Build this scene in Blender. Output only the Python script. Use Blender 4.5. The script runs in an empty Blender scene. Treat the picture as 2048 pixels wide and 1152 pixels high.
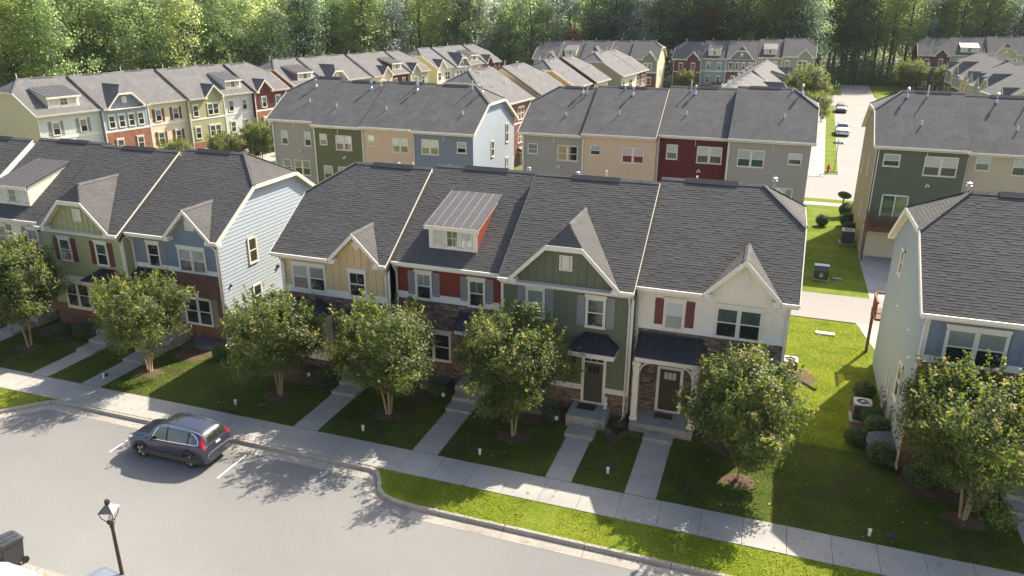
import bpy, bmesh, math, random
import numpy as np
from mathutils import Vector, Matrix
rad = math.radians
random.seed(7); RNG = np.random.default_rng(7)
SC = bpy.context.scene
COL = SC.collection

# ------------------------------------------------------------------ camera
CF, CYAW, CPITCH, CROLL, CH = 1526.3, .3297, .3534, .0065, 17.964
cam_d = bpy.data.cameras.new('camera'); cam = bpy.data.objects.new('camera', cam_d); COL.objects.link(cam)
SC.camera = cam
cam_d.sensor_width = 36; cam_d.lens = CF/2048*36; cam_d.clip_end = 3000; cam_d.clip_start = .2
_F = Vector((-math.sin(CYAW)*math.cos(CPITCH), math.cos(CYAW)*math.cos(CPITCH), -math.sin(CPITCH)))
_R0 = Vector((math.cos(CYAW), math.sin(CYAW), 0)); _U0 = _R0.cross(_F)
_R = math.cos(CROLL)*_R0+math.sin(CROLL)*_U0; _U = -math.sin(CROLL)*_R0+math.cos(CROLL)*_U0
mw = Matrix.Identity(4)
for i in range(3):
    mw[i][0] = _R[i]; mw[i][1] = _U[i]; mw[i][2] = -_F[i]
mw[2][3] = CH
cam.matrix_world = mw

# ------------------------------------------------------------------ sky, sun, exposure
SUN = Vector((.48, 1.0, 1.0)).normalized()
el = math.asin(SUN.z); az = math.atan2(SUN.x, SUN.y)
W = bpy.data.worlds.new('World'); SC.world = W; W.use_nodes = True
nt = W.node_tree; bg = nt.nodes['Background']
sky = nt.nodes.new('ShaderNodeTexSky'); sky.sky_type = 'NISHITA'; sky.sun_disc = False
sky.sun_elevation = el; sky.sun_rotation = az; sky.air_density = 1.0; sky.dust_density = 3.0; sky.ozone_density = 1.0
nt.links.new(sky.outputs[0], bg.inputs[0]); bg.inputs[1].default_value = .12
sl = bpy.data.lights.new('sun', 'SUN'); sl.energy = 5.0; sl.angle = rad(.55); sl.color = (1, .925, .8)
so = bpy.data.objects.new('sun', sl); COL.objects.link(so)
so.rotation_euler = (-SUN).to_track_quat('-Z', 'Y').to_euler()
SC.view_settings.view_transform = 'Standard'; SC.view_settings.look = 'None'
SC.view_settings.exposure = 1.05; SC.view_settings.gamma = 1; SC.view_settings.use_curve_mapping = False
try:
    SC.cycles.max_bounces = 6; SC.cycles.transparent_max_bounces = 6; SC.cycles.caustics_reflective = False; SC.cycles.caustics_refractive = False
except Exception: pass

# ------------------------------------------------------------------ materials
MATS = {}
def nodes(name):
    m = bpy.data.materials.new(name); m.use_nodes = True
    return m, m.node_tree, m.node_tree.nodes['Principled BSDF']
def vmul(c, k): return (min(1, c[0]*k), min(1, c[1]*k), min(1, c[2]*k), 1)
def mixc(t, a, b, fac, mode='MIX'):
    n = t.nodes.new('ShaderNodeMix'); n.data_type = 'RGBA'; n.blend_type = mode
    for s, v in ((6, a), (7, b)):
        if isinstance(v, tuple): n.inputs[s].default_value = v if len(v) == 4 else (*v, 1)
        else: t.links.new(v, n.inputs[s])
    if isinstance(fac, (int, float)): n.inputs[0].default_value = fac
    else: t.links.new(fac, n.inputs[0])
    return n.outputs[2]
def tcoord(t, kind='Object'):
    return t.nodes.new('ShaderNodeTexCoord').outputs[kind]
def noise(t, vec, scale, detail=3, rough=.55):
    n = t.nodes.new('ShaderNodeTexNoise'); n.inputs['Scale'].default_value = scale; n.inputs['Detail'].default_value = detail
    n.inputs['Roughness'].default_value = rough; t.links.new(vec, n.inputs['Vector']); return n.outputs['Fac']
def ramp(t, fac, stops):
    n = t.nodes.new('ShaderNodeValToRGB'); t.links.new(fac, n.inputs[0]); e = n.color_ramp.elements
    while len(e) < len(stops): e.new(.5)
    for x, (p, c) in zip(e, stops): x.position = p; x.color = c if len(c) == 4 else (*c, 1)
    return n.outputs[0]
def bump(t, p, h, strength=.3, dist=.02):
    n = t.nodes.new('ShaderNodeBump'); n.inputs['Strength'].default_value = strength; n.inputs['Distance'].default_value = dist
    t.links.new(h, n.inputs['Height']); t.links.new(n.outputs[0], p.inputs['Normal'])
def M(name, col, rough=.75, var=.12, scale=1.2, fine=0, metal=0, spec=.5, bmp=0, bscale=40, coat=0, world=False):
    """plain painted / mineral surface: base colour with two scales of wear"""
    if name in MATS: return MATS[name]
    m, t, p = nodes(name)
    v = t.nodes.new('ShaderNodeNewGeometry').outputs['Position'] if world else tcoord(t)
    c = mixc(t, vmul(col, 1-var), vmul(col, 1+var), noise(t, v, scale, 4))
    if fine: c = mixc(t, c, vmul(col, 1-fine), ramp(t, noise(t, v, scale*14, 3, .7), [(.45, (0, 0, 0)), (.75, (1, 1, 1))]))
    t.links.new(c, p.inputs['Base Color'])
    p.inputs['Roughness'].default_value = rough; p.inputs['Metallic'].default_value = metal
    p.inputs['Specular IOR Level'].default_value = spec; p.inputs['Coat Weight'].default_value = coat
    p.inputs['Coat Roughness'].default_value = .04
    if bmp: bump(t, p, noise(t, v, bscale, 4), bmp)
    MATS[name] = m; return m
def M_island(name, cols, rough=.85, noise_scale=3, spec=.4, trans=0, fine=0, amp=(.62, 1.3), tk=2.6, tb=.5):
    """colour picked per separate piece (shingle, stone, leaf) plus noise"""
    if name in MATS: return MATS[name]
    m, t, p = nodes(name)
    g = t.nodes.new('ShaderNodeNewGeometry')
    n = len(cols)
    c = ramp(t, g.outputs['Random Per Island'], [(i/max(1, n-1), k) for i, k in enumerate(cols)])
    nz = noise(t, tcoord(t), noise_scale, 4)
    c = mixc(t, c, ramp(t, nz, [(.3, (amp[0],)*3), (.7, (amp[1],)*3)]), 1.0, 'MULTIPLY')
    t.links.new(c, p.inputs['Base Color']); p.inputs['Roughness'].default_value = rough
    p.inputs['Specular IOR Level'].default_value = spec
    if trans:
        tr = t.nodes.new('ShaderNodeBsdfTranslucent'); tc = mixc(t, c, (1.1*tk, 1.1*tk, tb*tk, 1), 1.0, 'MULTIPLY'); t.links.new(tc, tr.inputs[0])
        ms = t.nodes.new('ShaderNodeMixShader'); ms.inputs[0].default_value = trans
        t.links.new(p.outputs[0], ms.inputs[1]); t.links.new(tr.outputs[0], ms.inputs[2])
        t.links.new(ms.outputs[0], t.nodes['Material Output'].inputs[0])
    MATS[name] = m; return m
def M_brick(name, c1, c2, mortar, bw=.2, bh=.068):
    if name in MATS: return MATS[name]
    m, t, p = nodes(name)
    sp = t.nodes.new('ShaderNodeSeparateXYZ'); t.links.new(tcoord(t), sp.inputs[0])
    ad = t.nodes.new('ShaderNodeMath'); t.links.new(sp.outputs[0], ad.inputs[0]); t.links.new(sp.outputs[1], ad.inputs[1])
    cb = t.nodes.new('ShaderNodeCombineXYZ'); t.links.new(ad.outputs[0], cb.inputs[0]); t.links.new(sp.outputs[2], cb.inputs[1])
    b = t.nodes.new('ShaderNodeTexBrick'); t.links.new(cb.outputs[0], b.inputs['Vector'])
    b.inputs['Color1'].default_value = (*c1, 1); b.inputs['Color2'].default_value = (*c2, 1); b.inputs['Mortar'].default_value = (*mortar, 1)
    b.inputs['Scale'].default_value = 1; b.inputs['Mortar Size'].default_value = .008; b.inputs['Brick Width'].default_value = bw
    b.inputs['Row Height'].default_value = bh; b.inputs['Bias'].default_value = -.1
    c = mixc(t, b.outputs[0], ramp(t, noise(t, tcoord(t), 2.2, 5), [(.3, (.7, .7, .7)), (.7, (1.25, 1.2, 1.15))]), 1, 'MULTIPLY')
    t.links.new(c, p.inputs['Base Color']); p.inputs['Roughness'].default_value = .9
    inv = t.nodes.new('ShaderNodeMath'); inv.operation = 'SUBTRACT'; inv.inputs[0].default_value = 1; t.links.new(b.outputs['Fac'], inv.inputs[1])
    bump(t, p, inv.outputs[0], .6, .01)
    MATS[name] = m; return m
def M_roof(name, a, b, dark):
    """asphalt shingle field for the far roofs: staggered tabs, streaks"""
    if name in MATS: return MATS[name]
    m, t, p = nodes(name)
    mp = t.nodes.new('ShaderNodeMapping'); mp.inputs['Scale'].default_value = (1, 1.19, 1); t.links.new(tcoord(t), mp.inputs[0])
    br = t.nodes.new('ShaderNodeTexBrick'); t.links.new(mp.outputs[0], br.inputs['Vector'])
    br.inputs['Color1'].default_value = (*a, 1); br.inputs['Color2'].default_value = (*b, 1); br.inputs['Mortar'].default_value = (*dark, 1)
    br.inputs['Scale'].default_value = 1; br.inputs['Mortar Size'].default_value = .011; br.inputs['Brick Width'].default_value = .36; br.inputs['Row Height'].default_value = .145
    br.offset = .37
    nz = noise(t, tcoord(t), 1.1, 5); n2 = noise(t, tcoord(t), 9, 3, .7)
    c = mixc(t, br.outputs[0], ramp(t, nz, [(.25, (.78, .78, .8)), (.75, (1.18, 1.17, 1.15))]), 1, 'MULTIPLY')
    c = mixc(t, c, ramp(t, n2, [(.3, (.75, .75, .76)), (.7, (1.22, 1.22, 1.2))]), 1, 'MULTIPLY')
    t.links.new(c, p.inputs['Base Color']); p.inputs['Roughness'].default_value = .95; p.inputs['Specular IOR Level'].default_value = .3
    MATS[name] = m; return m
def M_ground(name, stops, scale, fine_scale, fine_lo=.7, fine_hi=1.25, rough=.95, bmp=.4, bs=60, patch=None, spec=.3, cracks=False):
    if name in MATS: return MATS[name]
    m, t, p = nodes(name)
    v = t.nodes.new('ShaderNodeNewGeometry').outputs['Position']
    c = ramp(t, noise(t, v, scale, 5, .6), stops)
    c = mixc(t, c, ramp(t, noise(t, v, fine_scale, 4, .7), [(.3, (fine_lo,)*3), (.7, (fine_hi,)*3)]), 1, 'MULTIPLY')
    if patch: c = mixc(t, c, patch[0], ramp(t, noise(t, v, patch[1], 4, .6), [(patch[2], (0, 0, 0)), (patch[2]+.12, (1, 1, 1))]))
    if cracks:   # fine settled cracks and older, darker lanes
        w = t.nodes.new('ShaderNodeVectorMath'); w.operation = 'ADD'; nz = t.nodes.new('ShaderNodeTexNoise'); nz.inputs['Scale'].default_value = .9; t.links.new(v, nz.inputs['Vector']); t.links.new(v, w.inputs[0]); t.links.new(nz.outputs['Color'], w.inputs[1])
        vo = t.nodes.new('ShaderNodeTexVoronoi'); vo.feature = 'DISTANCE_TO_EDGE'; vo.inputs['Scale'].default_value = .16; t.links.new(w.outputs[0], vo.inputs['Vector'])
        k = mixc(t, ramp(t, vo.outputs['Distance'], [(.0, (1, 1, 1)), (.006, (0, 0, 0))]), (0, 0, 0, 1), ramp(t, noise(t, v, .22, 2), [(.45, (0, 0, 0)), (.6, (1, 1, 1))]))
        c = mixc(t, c, (.09, .088, .085, 1), mixc(t, (0, 0, 0, 1), k, .14))
        c = mixc(t, c, ramp(t, noise(t, v, .05, 3), [(.35, (.86, .86, .87)), (.65, (1.06, 1.06, 1.05))]), 1, 'MULTIPLY')
    t.links.new(c, p.inputs['Base Color']); p.inputs['Roughness'].default_value = rough; p.inputs['Specular IOR Level'].default_value = spec
    if bmp: bump(t, p, noise(t, v, bs, 4, .7), bmp, .02)
    MATS[name] = m; return m
def M_glass(name, col, rough=.06, spec=.8, stripe=None, var=.5):
    """window pane: dark room or drawn blind seen through reflecting glass, or a reflection painted in"""
    if name in MATS: return MATS[name]
    m, t, p = nodes(name)
    v = t.nodes.new('ShaderNodeNewGeometry').outputs['Position']
    c = mixc(t, vmul(col, 1-var), vmul(col, 1+var), noise(t, v, 1.7, 4, .65))
    if stripe:
        sp = t.nodes.new('ShaderNodeSeparateXYZ'); t.links.new(v, sp.inputs[0])
        mm = t.nodes.new('ShaderNodeMath'); mm.operation = 'MULTIPLY'; mm.inputs[1].default_value = stripe; t.links.new(sp.outputs[2], mm.inputs[0])
        fr = t.nodes.new('ShaderNodeMath'); fr.operation = 'FRACT'; t.links.new(mm.outputs[0], fr.inputs[0])
        c = mixc(t, c, vmul(col, .62), ramp(t, fr.outputs[0], [(.7, (0, 0, 0)), (.85, (1, 1, 1))]))
    t.links.new(c, p.inputs['Base Color']); p.inputs['Roughness'].default_value = rough; p.inputs['Specular IOR Level'].default_value = spec
    p.inputs['Coat Weight'].default_value = 1; p.inputs['Coat Roughness'].default_value = .02
    # slightly wavy float glass
    bump(t, p, noise(t, v, 1.3, 2), .05, .05)
    MATS[name] = m; return m

WHITE = M('trim_white', (.84, .79, .69), .55, .05, 2, .06)
CREAMT = M('trim_cream', (.8, .72, .58), .6, .05, 2, .06)
GUT = M('gutter_white', (.84, .77, .65), .4, .04, 2, .05)
SHING = M_island('shingle_tabs', [(0.086, 0.082, 0.078), (0.097, 0.092, 0.086), (0.103, 0.097, 0.090), (0.091, 0.087, 0.082), (0.106, 0.100, 0.092), (0.095, 0.090, 0.084)], .96, .7, .25, amp=(.9, 1.1))
ROOF = M_roof('shingle_field', (0.116, 0.112, 0.107), (0.131, 0.126, 0.120), (0.077, 0.075, 0.073))
ROOFW = M_roof('shingle_field_weathered', (0.144, 0.139, 0.134), (0.162, 0.156, 0.151), (0.098, 0.095, 0.092))
RIDGE = M('ridge_vent', (.045, .045, .048), .9, .2, 4, .2)
SEAM = M('standing_seam_bronze', (.035, .037, .052), .35, .15, 1.5, 0, .4)
SEAMD = M('standing_seam_grey', (.135, .122, .114), .42, .12, 1.2, 0, .35)
CONC = M_ground('concrete', [(.3, (0.310, 0.292, 0.258)), (.7, (0.404, 0.383, 0.344))], .35, 16, .82, 1.12, .9, .25, 80, patch=((0.258, 0.245, 0.215, 1), 1.1, .62))
CONCK = M_ground('kerb_concrete', [(.3, (0.292, 0.267, 0.224)), (.7, (0.396, 0.361, 0.305))], .5, 12, .75, 1.15, .9, .3, 60, patch=((0.206, 0.189, 0.155, 1), 1.6, .6))
STEPC = M_ground('step_concrete', [(.3, (0.284, 0.271, 0.241)), (.7, (0.370, 0.353, 0.318))], .8, 12, .8, 1.12, .9, .3, 60, patch=((0.181, 0.172, 0.142, 1), 1.3, .58))
ASPH = M_ground('asphalt', [(.25, (.198, .193, .182)), (.75, (.245, .238, .224))], .12, 24, .8, 1.2, .95, .5, 120, patch=((.19, .185, .176, 1), .3, .66), cracks=True)
ROADL = M_ground('street_asphalt_pale', [(.25, (0.267, 0.241, 0.215)), (.75, (0.310, 0.284, 0.258))], .12, 12, .9, 1.1, .95, .2, 60)
GRASS = M_ground('lawn', [(.28, (0.076, 0.120, 0.010)), (.5, (0.124, 0.168, 0.014)), (.72, (0.189, 0.204, 0.026))], .5, 13, .55, 1.45, .95, .9, 45, patch=((0.173, 0.144, 0.050, 1), .8, .63), spec=.1)
GRASSD = M_ground('lawn_shade_darkened', [(.28, (0.040, 0.056, 0.011)), (.5, (0.062, 0.087, 0.012)), (.72, (0.088, 0.103, 0.023))], .6, 13, .5, 1.5, .95, .9, 45, patch=((0.066, 0.056, 0.025, 1), .7, .55), spec=.1)  # thin, browner front lawn, also darkened in colour to deepen the house shade
GROUNDM = M_ground('terrain_grass', [(.3, (.07, .1, .016)), (.7, (.14, .16, .03))], .2, 6, .65, 1.3, .95, .6, 30, patch=((.12, .09, .05, 1), .05, .6))
MULCH = M_ground('mulch', [(.3, (.07, .043, .027)), (.7, (.145, .095, .06))], 1.2, 22, .5, 1.6, .95, 1, 60)
PAINTW = M('road_paint', (.7, .7, .67), .8, .12, 3, .4, world=True)
GLD = M_glass('pane_dark', (.022, .027, .028))
GLB = M_glass('pane_blind', (.27, .3, .26), stripe=16, var=.2)
GLS = M_glass('pane_shade', (0.525, 0.525, 0.463), var=.18)
GLG = M_glass('pane_green_reflection', (.07, .105, .075), var=.7)  # green reflection painted into the pane's base colour
DOORG = M('door_olive', (.06, .058, .042), .5, .1, 2)
DOORB = M('door_brown', (.05, .034, .024), .5, .15, 2)
BLACK = M('black_metal', (.015, .015, .016), .45, .2, 3)
DARKG = M('dark_grey_plastic', (.05, .052, .055), .5, .15, 3)
STONE = M_island('ledge_stone', [(0.163, 0.103, 0.062), (0.300, 0.213, 0.144), (0.106, 0.075, 0.056), (0.375, 0.281, 0.194), (0.213, 0.144, 0.098), (0.250, 0.188, 0.144), (0.131, 0.106, 0.090)], .92, 5, .25)
STONEB = M_island('ledge_stone_brown', [(0.180, 0.105, 0.075), (0.300, 0.188, 0.135), (0.135, 0.087, 0.075), (0.375, 0.255, 0.195), (0.225, 0.150, 0.128), (0.255, 0.180, 0.165)], .92, 5, .25)
GROUT = M('grout', (.07, .055, .042), .95, .2, 6)
BRICKR = M_brick('brick_red', (.2, .062, .034), (.145, .043, .027), (.24, .19, .155))
BRICKO = M_brick('brick_orange', (.34, .125, .055), (.27, .09, .04), (.36, .27, .2))
BRICKD = M_brick('brick_maroon', (.17, .045, .035), (.125, .035, .03), (.2, .15, .13))
BARK = M('crape_myrtle_bark', (.35, .25, .145), .85, .3, 5, .3)
BARKD = M('forest_bark', (0.060, 0.045, 0.033), .95, .3, 2, .3)
def siding(name, col): col = (col[0]*1.07, col[1], col[2]*.87); return M('siding_'+name, col, .75, .05, .8, .04, 0, .25)
S_TAN = siding('tan', (0.6, 0.474, 0.3)); S_RED = siding('red', (.21, .045, .032)); S_GREEN = siding('green', (.15, .165, .115)); S_WHITE = siding('white', (.8, .76, .68))
S_BLUE = siding('blue', (.2, .25, .33)); S_LBLUE = siding('light_blue', (.36, .43, .545)); S_LGREEN = siding('sage', (0.377, 0.397, 0.227)); S_PGREY = siding('pale_grey', (.28, .355, .42))
S_GREY = siding('grey', (.38, .36, .335)); S_OLIVE = siding('olive', (0.152, 0.162, 0.087)); S_PEACH = siding('peach', (.68, .52, .38)); S_KHAKIG = siding('khaki_grey', (.33, .31, .21)); S_SLATE = siding('slate_blue', (.22, .255, .33))
S_DKRED = siding('dark_red', (.13, .03, .027)); S_FOREST = siding('forest_green', (.14, .155, .115)); S_BEIGE = siding('beige', (.58, .5, .39)); S_CREAM = siding('cream', (0.72, 0.648, 0.48)); S_YELLOW = siding('yellow', (.7, .6, .4))
S_MAROON = siding('maroon', (.17, .05, .048)); S_BROWN = siding('brown_red', (.26, .15, .105)); S_ICE = siding('ice_blue', (0.6, 0.648, 0.66)); S_TEAL = siding('grey_green', (0.275, 0.319, 0.29)); S_KHAKI = siding('khaki', (.36, .33, .2)); S_MINT = siding('mint', (0.39, 0.442, 0.312))
SH_RED = M('shutter_red', (.17, .048, .04), .6, .1, 3); SH_BLUE = M('shutter_blue', (.26, .275, .25), .6, .1, 3); SH_GREY = M('shutter_grey', (.26, .25, .225), .6, .1, 3); SH_GREEN = M('shutter_green', (.1, .12, .08), .6, .1, 3)
LEAF = M_island('crape_myrtle_leaves', [(0.066, 0.101, 0.025), (0.099, 0.135, 0.031), (0.049, 0.083, 0.023), (0.141, 0.166, 0.045), (0.082, 0.118, 0.029), (0.185, 0.172, 0.062), (0.070, 0.105, 0.031)], .52, .9, .4, .45)
LEAFT = M_island('crape_myrtle_tips', [(0.265, 0.240, 0.075), (0.343, 0.327, 0.112), (0.212, 0.186, 0.062), (0.369, 0.310, 0.186)], .6, 2, .4, .25)
LEAFS = M_island('shrub_leaves', [(0.042, 0.081, 0.020), (0.063, 0.112, 0.025), (0.098, 0.147, 0.035), (0.035, 0.063, 0.017)], .5, 3, .5, .15)
LEAFF = [M_island('forest_leaves_'+n, c, .65, .12, .3, .62, tk=3.2, tb=.85) for n, c in (
    ('green', [(0.112, 0.158, 0.081), (0.160, 0.206, 0.101), (0.088, 0.132, 0.067), (0.207, 0.249, 0.122)]),
    ('yellow_green', [(0.183, 0.219, 0.101), (0.235, 0.262, 0.122), (0.143, 0.176, 0.087), (0.288, 0.299, 0.151)]),
    ('dark', [(0.064, 0.099, 0.081), (0.088, 0.129, 0.094), (0.047, 0.076, 0.067), (0.112, 0.148, 0.101)]),
    ('grey_green', [(0.160, 0.190, 0.202), (0.207, 0.231, 0.252), (0.127, 0.158, 0.168), (0.255, 0.273, 0.303)]),
    ('rust', [(.2, .085, .04), (.26, .12, .05), (.15, .07, .035), (.12, .09, .03)]))]

# ------------------------------------------------------------------ mesh helpers
class MB:
    def __init__(s): s.v = []; s.f = []
    def poly(s, pts):
        n = len(s.v); s.v += [tuple(p) for p in pts]; s.f.append(tuple(range(n, n+len(pts)))); return s
    def box(s, a, b):
        x0, y0, z0 = a; x1, y1, z1 = b
        if x0 > x1: x0, x1 = x1, x0
        if y0 > y1: y0, y1 = y1, y0
        if z0 > z1: z0, z1 = z1, z0
        n = len(s.v)
        s.v += [(x0, y0, z0), (x1, y0, z0), (x1, y1, z0), (x0, y1, z0), (x0, y0, z1), (x1, y0, z1), (x1, y1, z1), (x0, y1, z1)]
        s.f += [tuple(n+i for i in q) for q in ((0, 3, 2, 1), (4, 5, 6, 7), (0, 1, 5, 4), (1, 2, 6, 5), (2, 3, 7, 6), (3, 0, 4, 7))]; return s
    def beam(s, p, q, w, h, up=(0, 0, 1)):
        p = Vector(p); q = Vector(q); d = (q-p).normalized(); u = Vector(up)
        x = d.cross(u).normalized(); z = x.cross(d).normalized(); n = len(s.v)
        for e in (p, q):
            for a, b in ((-1, -1), (1, -1), (1, 1), (-1, 1)): s.v.append(tuple(e+x*(a*w/2)+z*(b*h/2)))
        s.f += [tuple(n+i for i in k) for k in ((0, 1, 2, 3), (7, 6, 5, 4), (0, 4, 5, 1), (1, 5, 6, 2), (2, 6, 7, 3), (3, 7, 4, 0))]; return s
    def tube(s, pts, radii, seg=8, caps=True):
        pts = [Vector(p) for p in pts]; rings = []
        for i, p in enumerate(pts):
            d = (pts[min(i+1, len(pts)-1)]-pts[max(i-1, 0)]).normalized()
            a = Vector((1, 0, 0)) if abs(d.x) < .9 else Vector((0, 1, 0))
            x = d.cross(a).normalized(); y = d.cross(x); r = radii[i] if hasattr(radii, '__len__') else radii
            n = len(s.v); rings.append(n)
            for k in range(seg):
                t = 2*math.pi*k/seg; s.v.append(tuple(p+x*(r*math.cos(t))+y*(r*math.sin(t))))
        for a, b in zip(rings, rings[1:]):
            for k in range(seg): k2 = (k+1) % seg; s.f.append((a+k, a+k2, b+k2, b+k))
        if caps: s.f.append(tuple(rings[0]+k for k in range(seg))); s.f.append(tuple(rings[-1]+k for k in reversed(range(seg))))
        return s
    def lathe(s, prof, seg=16, c=(0, 0, 0)):
        n0 = len(s.v)
        for r, z in prof:
            for k in range(seg):
                t = 2*math.pi*k/seg; s.v.append((c[0]+r*math.cos(t), c[1]+r*math.sin(t), c[2]+z))
        for i in range(len(prof)-1):
            for k in range(seg):
                k2 = (k+1) % seg; a = n0+i*seg; b = a+seg; s.f.append((a+k, a+k2, b+k2, b+k))
        s.f.append(tuple(n0+k for k in reversed(range(seg)))); e = n0+(len(prof)-1)*seg; s.f.append(tuple(e+k for k in range(seg)))
        return s
    def prism(s, poly, off):
        """closed extrusion of a 3D polygon by vector off"""
        n = len(s.v); k = len(poly); off = Vector(off)
        s.v += [tuple(p) for p in poly]+[tuple(Vector(p)+off) for p in poly]
        s.f.append(tuple(range(n, n+k))); s.f.append(tuple(range(n+2*k-1, n+k-1, -1)))
        for i in range(k): j = (i+1) % k; s.f.append((n+i, n+k+i, n+k+j, n+j))
        return s
    def mesh(s, name):
        me = bpy.data.meshes.new(name); me.from_pydata(s.v, [], s.f); me.update(); return me
    def build(s, name, mat, parent=None, smooth=False, recalc=True, bevel=0):
        me = s.mesh(name)
        if recalc:
            bm = bmesh.new(); bm.from_mesh(me); bmesh.ops.recalc_face_normals(bm, faces=bm.faces)
            if bevel: bmesh.ops.bevel(bm, geom=bm.edges[:], offset=bevel, segments=1, affect='EDGES')
            bm.to_mesh(me); bm.free()
        if smooth:
            for p in me.polygons: p.use_smooth = True
        return link(name, me, mat, parent)
def link(name, me, mat, parent=None):
    if mat is not None and len(me.materials) == 0: me.materials.append(mat)
    o = bpy.data.objects.new(name, me); COL.objects.link(o)
    if parent is not None: o.parent = parent
    return o
def tag(o, label=None, cat=None, group=None, kind=None):
    if label: o['label'] = label
    if cat: o['category'] = cat
    if group: o['group'] = group
    if kind: o['kind'] = kind
    return o
def empty(name, loc, rz=0, label=None, cat=None, group=None):
    o = bpy.data.objects.new(name, None); COL.objects.link(o); o.location = loc; o.rotation_euler = (0, 0, rz); o.empty_display_size = .2
    return tag(o, label, cat, group)
def copy_tree(o, parent=None):
    c = o.copy(); COL.objects.link(c); c.parent = parent
    for ch in o.children: copy_tree(ch, c)
    return c
def fast_mesh(name, V, F4):
    """numpy quads -> mesh"""
    me = bpy.data.meshes.new(name); nv = len(V); nf = len(F4)
    me.vertices.add(nv); me.vertices.foreach_set('co', np.asarray(V, np.float32).ravel())
    me.loops.add(nf*4); me.loops.foreach_set('vertex_index', np.asarray(F4, np.int32).ravel())
    me.polygons.add(nf); me.polygons.foreach_set('loop_start', np.arange(0, nf*4, 4, dtype=np.int32))
    me.update(calc_edges=True); return me
def leaves(name, P, size, rng, up=.35, aspect=.55, outward=None, ow=1.5):
    """one small folded-flat leaf quad per point, random orientation biased upward / outward"""
    n = len(P); N = rng.normal(size=(n, 3)); N[:, 2] += up*2
    if outward is not None: N += outward*ow
    N /= np.linalg.norm(N, axis=1)[:, None]
    A = np.cross(N, rng.normal(size=(n, 3))); A /= np.linalg.norm(A, axis=1)[:, None]+1e-9; B = np.cross(N, A)
    s = size*(.6+.8*rng.random(n))[:, None]; a = A*s; b = B*s*aspect
    V = np.stack([P-a, P-b*1.0+a*.1, P+a, P+b*1.0+a*.1], 1).reshape(-1, 3)
    return fast_mesh(name, V, np.arange(4*n).reshape(-1, 4))

# --- 2D scanline for courses of boards, shingles, stones
def spans(poly, t):
    xs = []
    for (s0, t0), (s1, t1) in zip(poly, poly[1:]+poly[:1]):
        if (t0 <= t) != (t1 <= t): xs.append(s0+(s1-s0)*(t-t0)/(t1-t0))
    xs.sort(); return [(xs[i], xs[i+1]) for i in range(0, len(xs)-1, 2)]
def minus(iv, hs):
    for h0, h1 in hs:
        out = []
        for a, b in iv:
            if h1 <= a or h0 >= b: out.append((a, b)); continue
            if h0 > a: out.append((a, h0))
            if h1 < b: out.append((h1, b))
        iv = out
    return iv
def course_spans(poly, holes, t):
    hs = []
    for h in holes: hs += spans(h, t)
    return [(a, b) for a, b in minus(spans(poly, t), hs) if b-a > .02]
def tabs(mb, O, S, T, poly, holes=(), e=.143, wmin=.14, wmax=.3, hs=(.005, .0115), lap=.012, base=.004):
    """overlapping tabs: each its own top face and butt edge"""
    O = Vector(O); S = Vector(S); T = Vector(T); N = S.cross(T)
    t0 = min(p[1] for p in poly); t1 = max(p[1] for p in poly); k = 0; t = t0
    while t < t1-.01:
        tt = min(t+e, t1)
        for a, b in course_spans(poly, holes, (t+tt)/2):
            s = a
            while s < b-.005:
                w = random.uniform(wmin, wmax); s2 = min(s+w, b)
                if b-s2 < wmin*.5: s2 = b
                h = hs[0] if random.random() < .5 else hs[1]*random.uniform(.8, 1.15)
                P = lambda ss, q, hh: tuple(O+S*ss+T*q+N*hh)
                n = len(mb.v)
                mb.v += [P(s, t, base), P(s2, t, base), P(s2, t, base+h), P(s, t, base+h), P(s2, tt+lap, base*.8), P(s, tt+lap, base*.8)]
                mb.f += [(n, n+1, n+2, n+3), (n+3, n+2, n+4, n+5)]
                s = s2
        t += e; k += 1
def laps(mb, O, S, poly, holes=(), e=.17, h=.016, T=(0, 0, 1)):
    O = Vector(O); S = Vector(S); T = Vector(T); N = S.cross(T)
    t = min(p[1] for p in poly); t1 = max(p[1] for p in poly)
    while t < t1-.01:
        tt = min(t+e, t1)
        for a, b in course_spans(poly, holes, (t+tt)/2):
            P = lambda ss, q, hh: tuple(O+S*ss+T*q+N*hh)
            n = len(mb.v)
            mb.v += [P(a, t, 0), P(b, t, 0), P(b, t, h), P(a, t, h), P(b, tt, .003), P(a, tt, .003)]
            mb.f += [(n, n+1, n+2, n+3), (n+3, n+2, n+4, n+5)]
        t += e
def stones(mb, O, S, poly, holes=(), T=(0, 0, 1)):
    O = Vector(O); S = Vector(S); T = Vector(T); N = S.cross(T)
    t = min(p[1] for p in poly); t1 = max(p[1] for p in poly)
    while t < t1-.01:
        e = random.uniform(.07, .15); tt = min(t+e, t1)
        for a, b in course_spans(poly, holes, (t+tt)/2):
            s = a
            while s < b-.01:
                s2 = min(b, s+random.uniform(.14, .5))
                if b-s2 < .1: s2 = b
                d = random.uniform(.02, .055); g = .008; dt = random.uniform(-.008, .008)
                P = lambda ss, q, hh: tuple(O+S*ss+T*q+N*hh)
                n = len(mb.v); r = .012
                mb.v += [P(s+g, t+g, 0), P(s2-g, t+g, 0), P(s2-g, tt-g, 0), P(s+g, tt-g, 0),
                         P(s+g+r, t+g+r+dt*.5, d), P(s2-g-r, t+g+r, d*.9), P(s2-g-r, tt-g-r, d), P(s+g+r, tt-g-r-dt*.5, d*.95)]
                mb.f += [tuple(n+i for i in q) for q in ((4, 5, 6, 7), (0, 1, 5, 4), (1, 2, 6, 5), (2, 3, 7, 6), (3, 0, 4, 7))]
                s = s2
        t = tt
def rect(u0, u1, z0, z1): return [(u0, z0), (u1, z0), (u1, z1), (u0, z1)]

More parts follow.
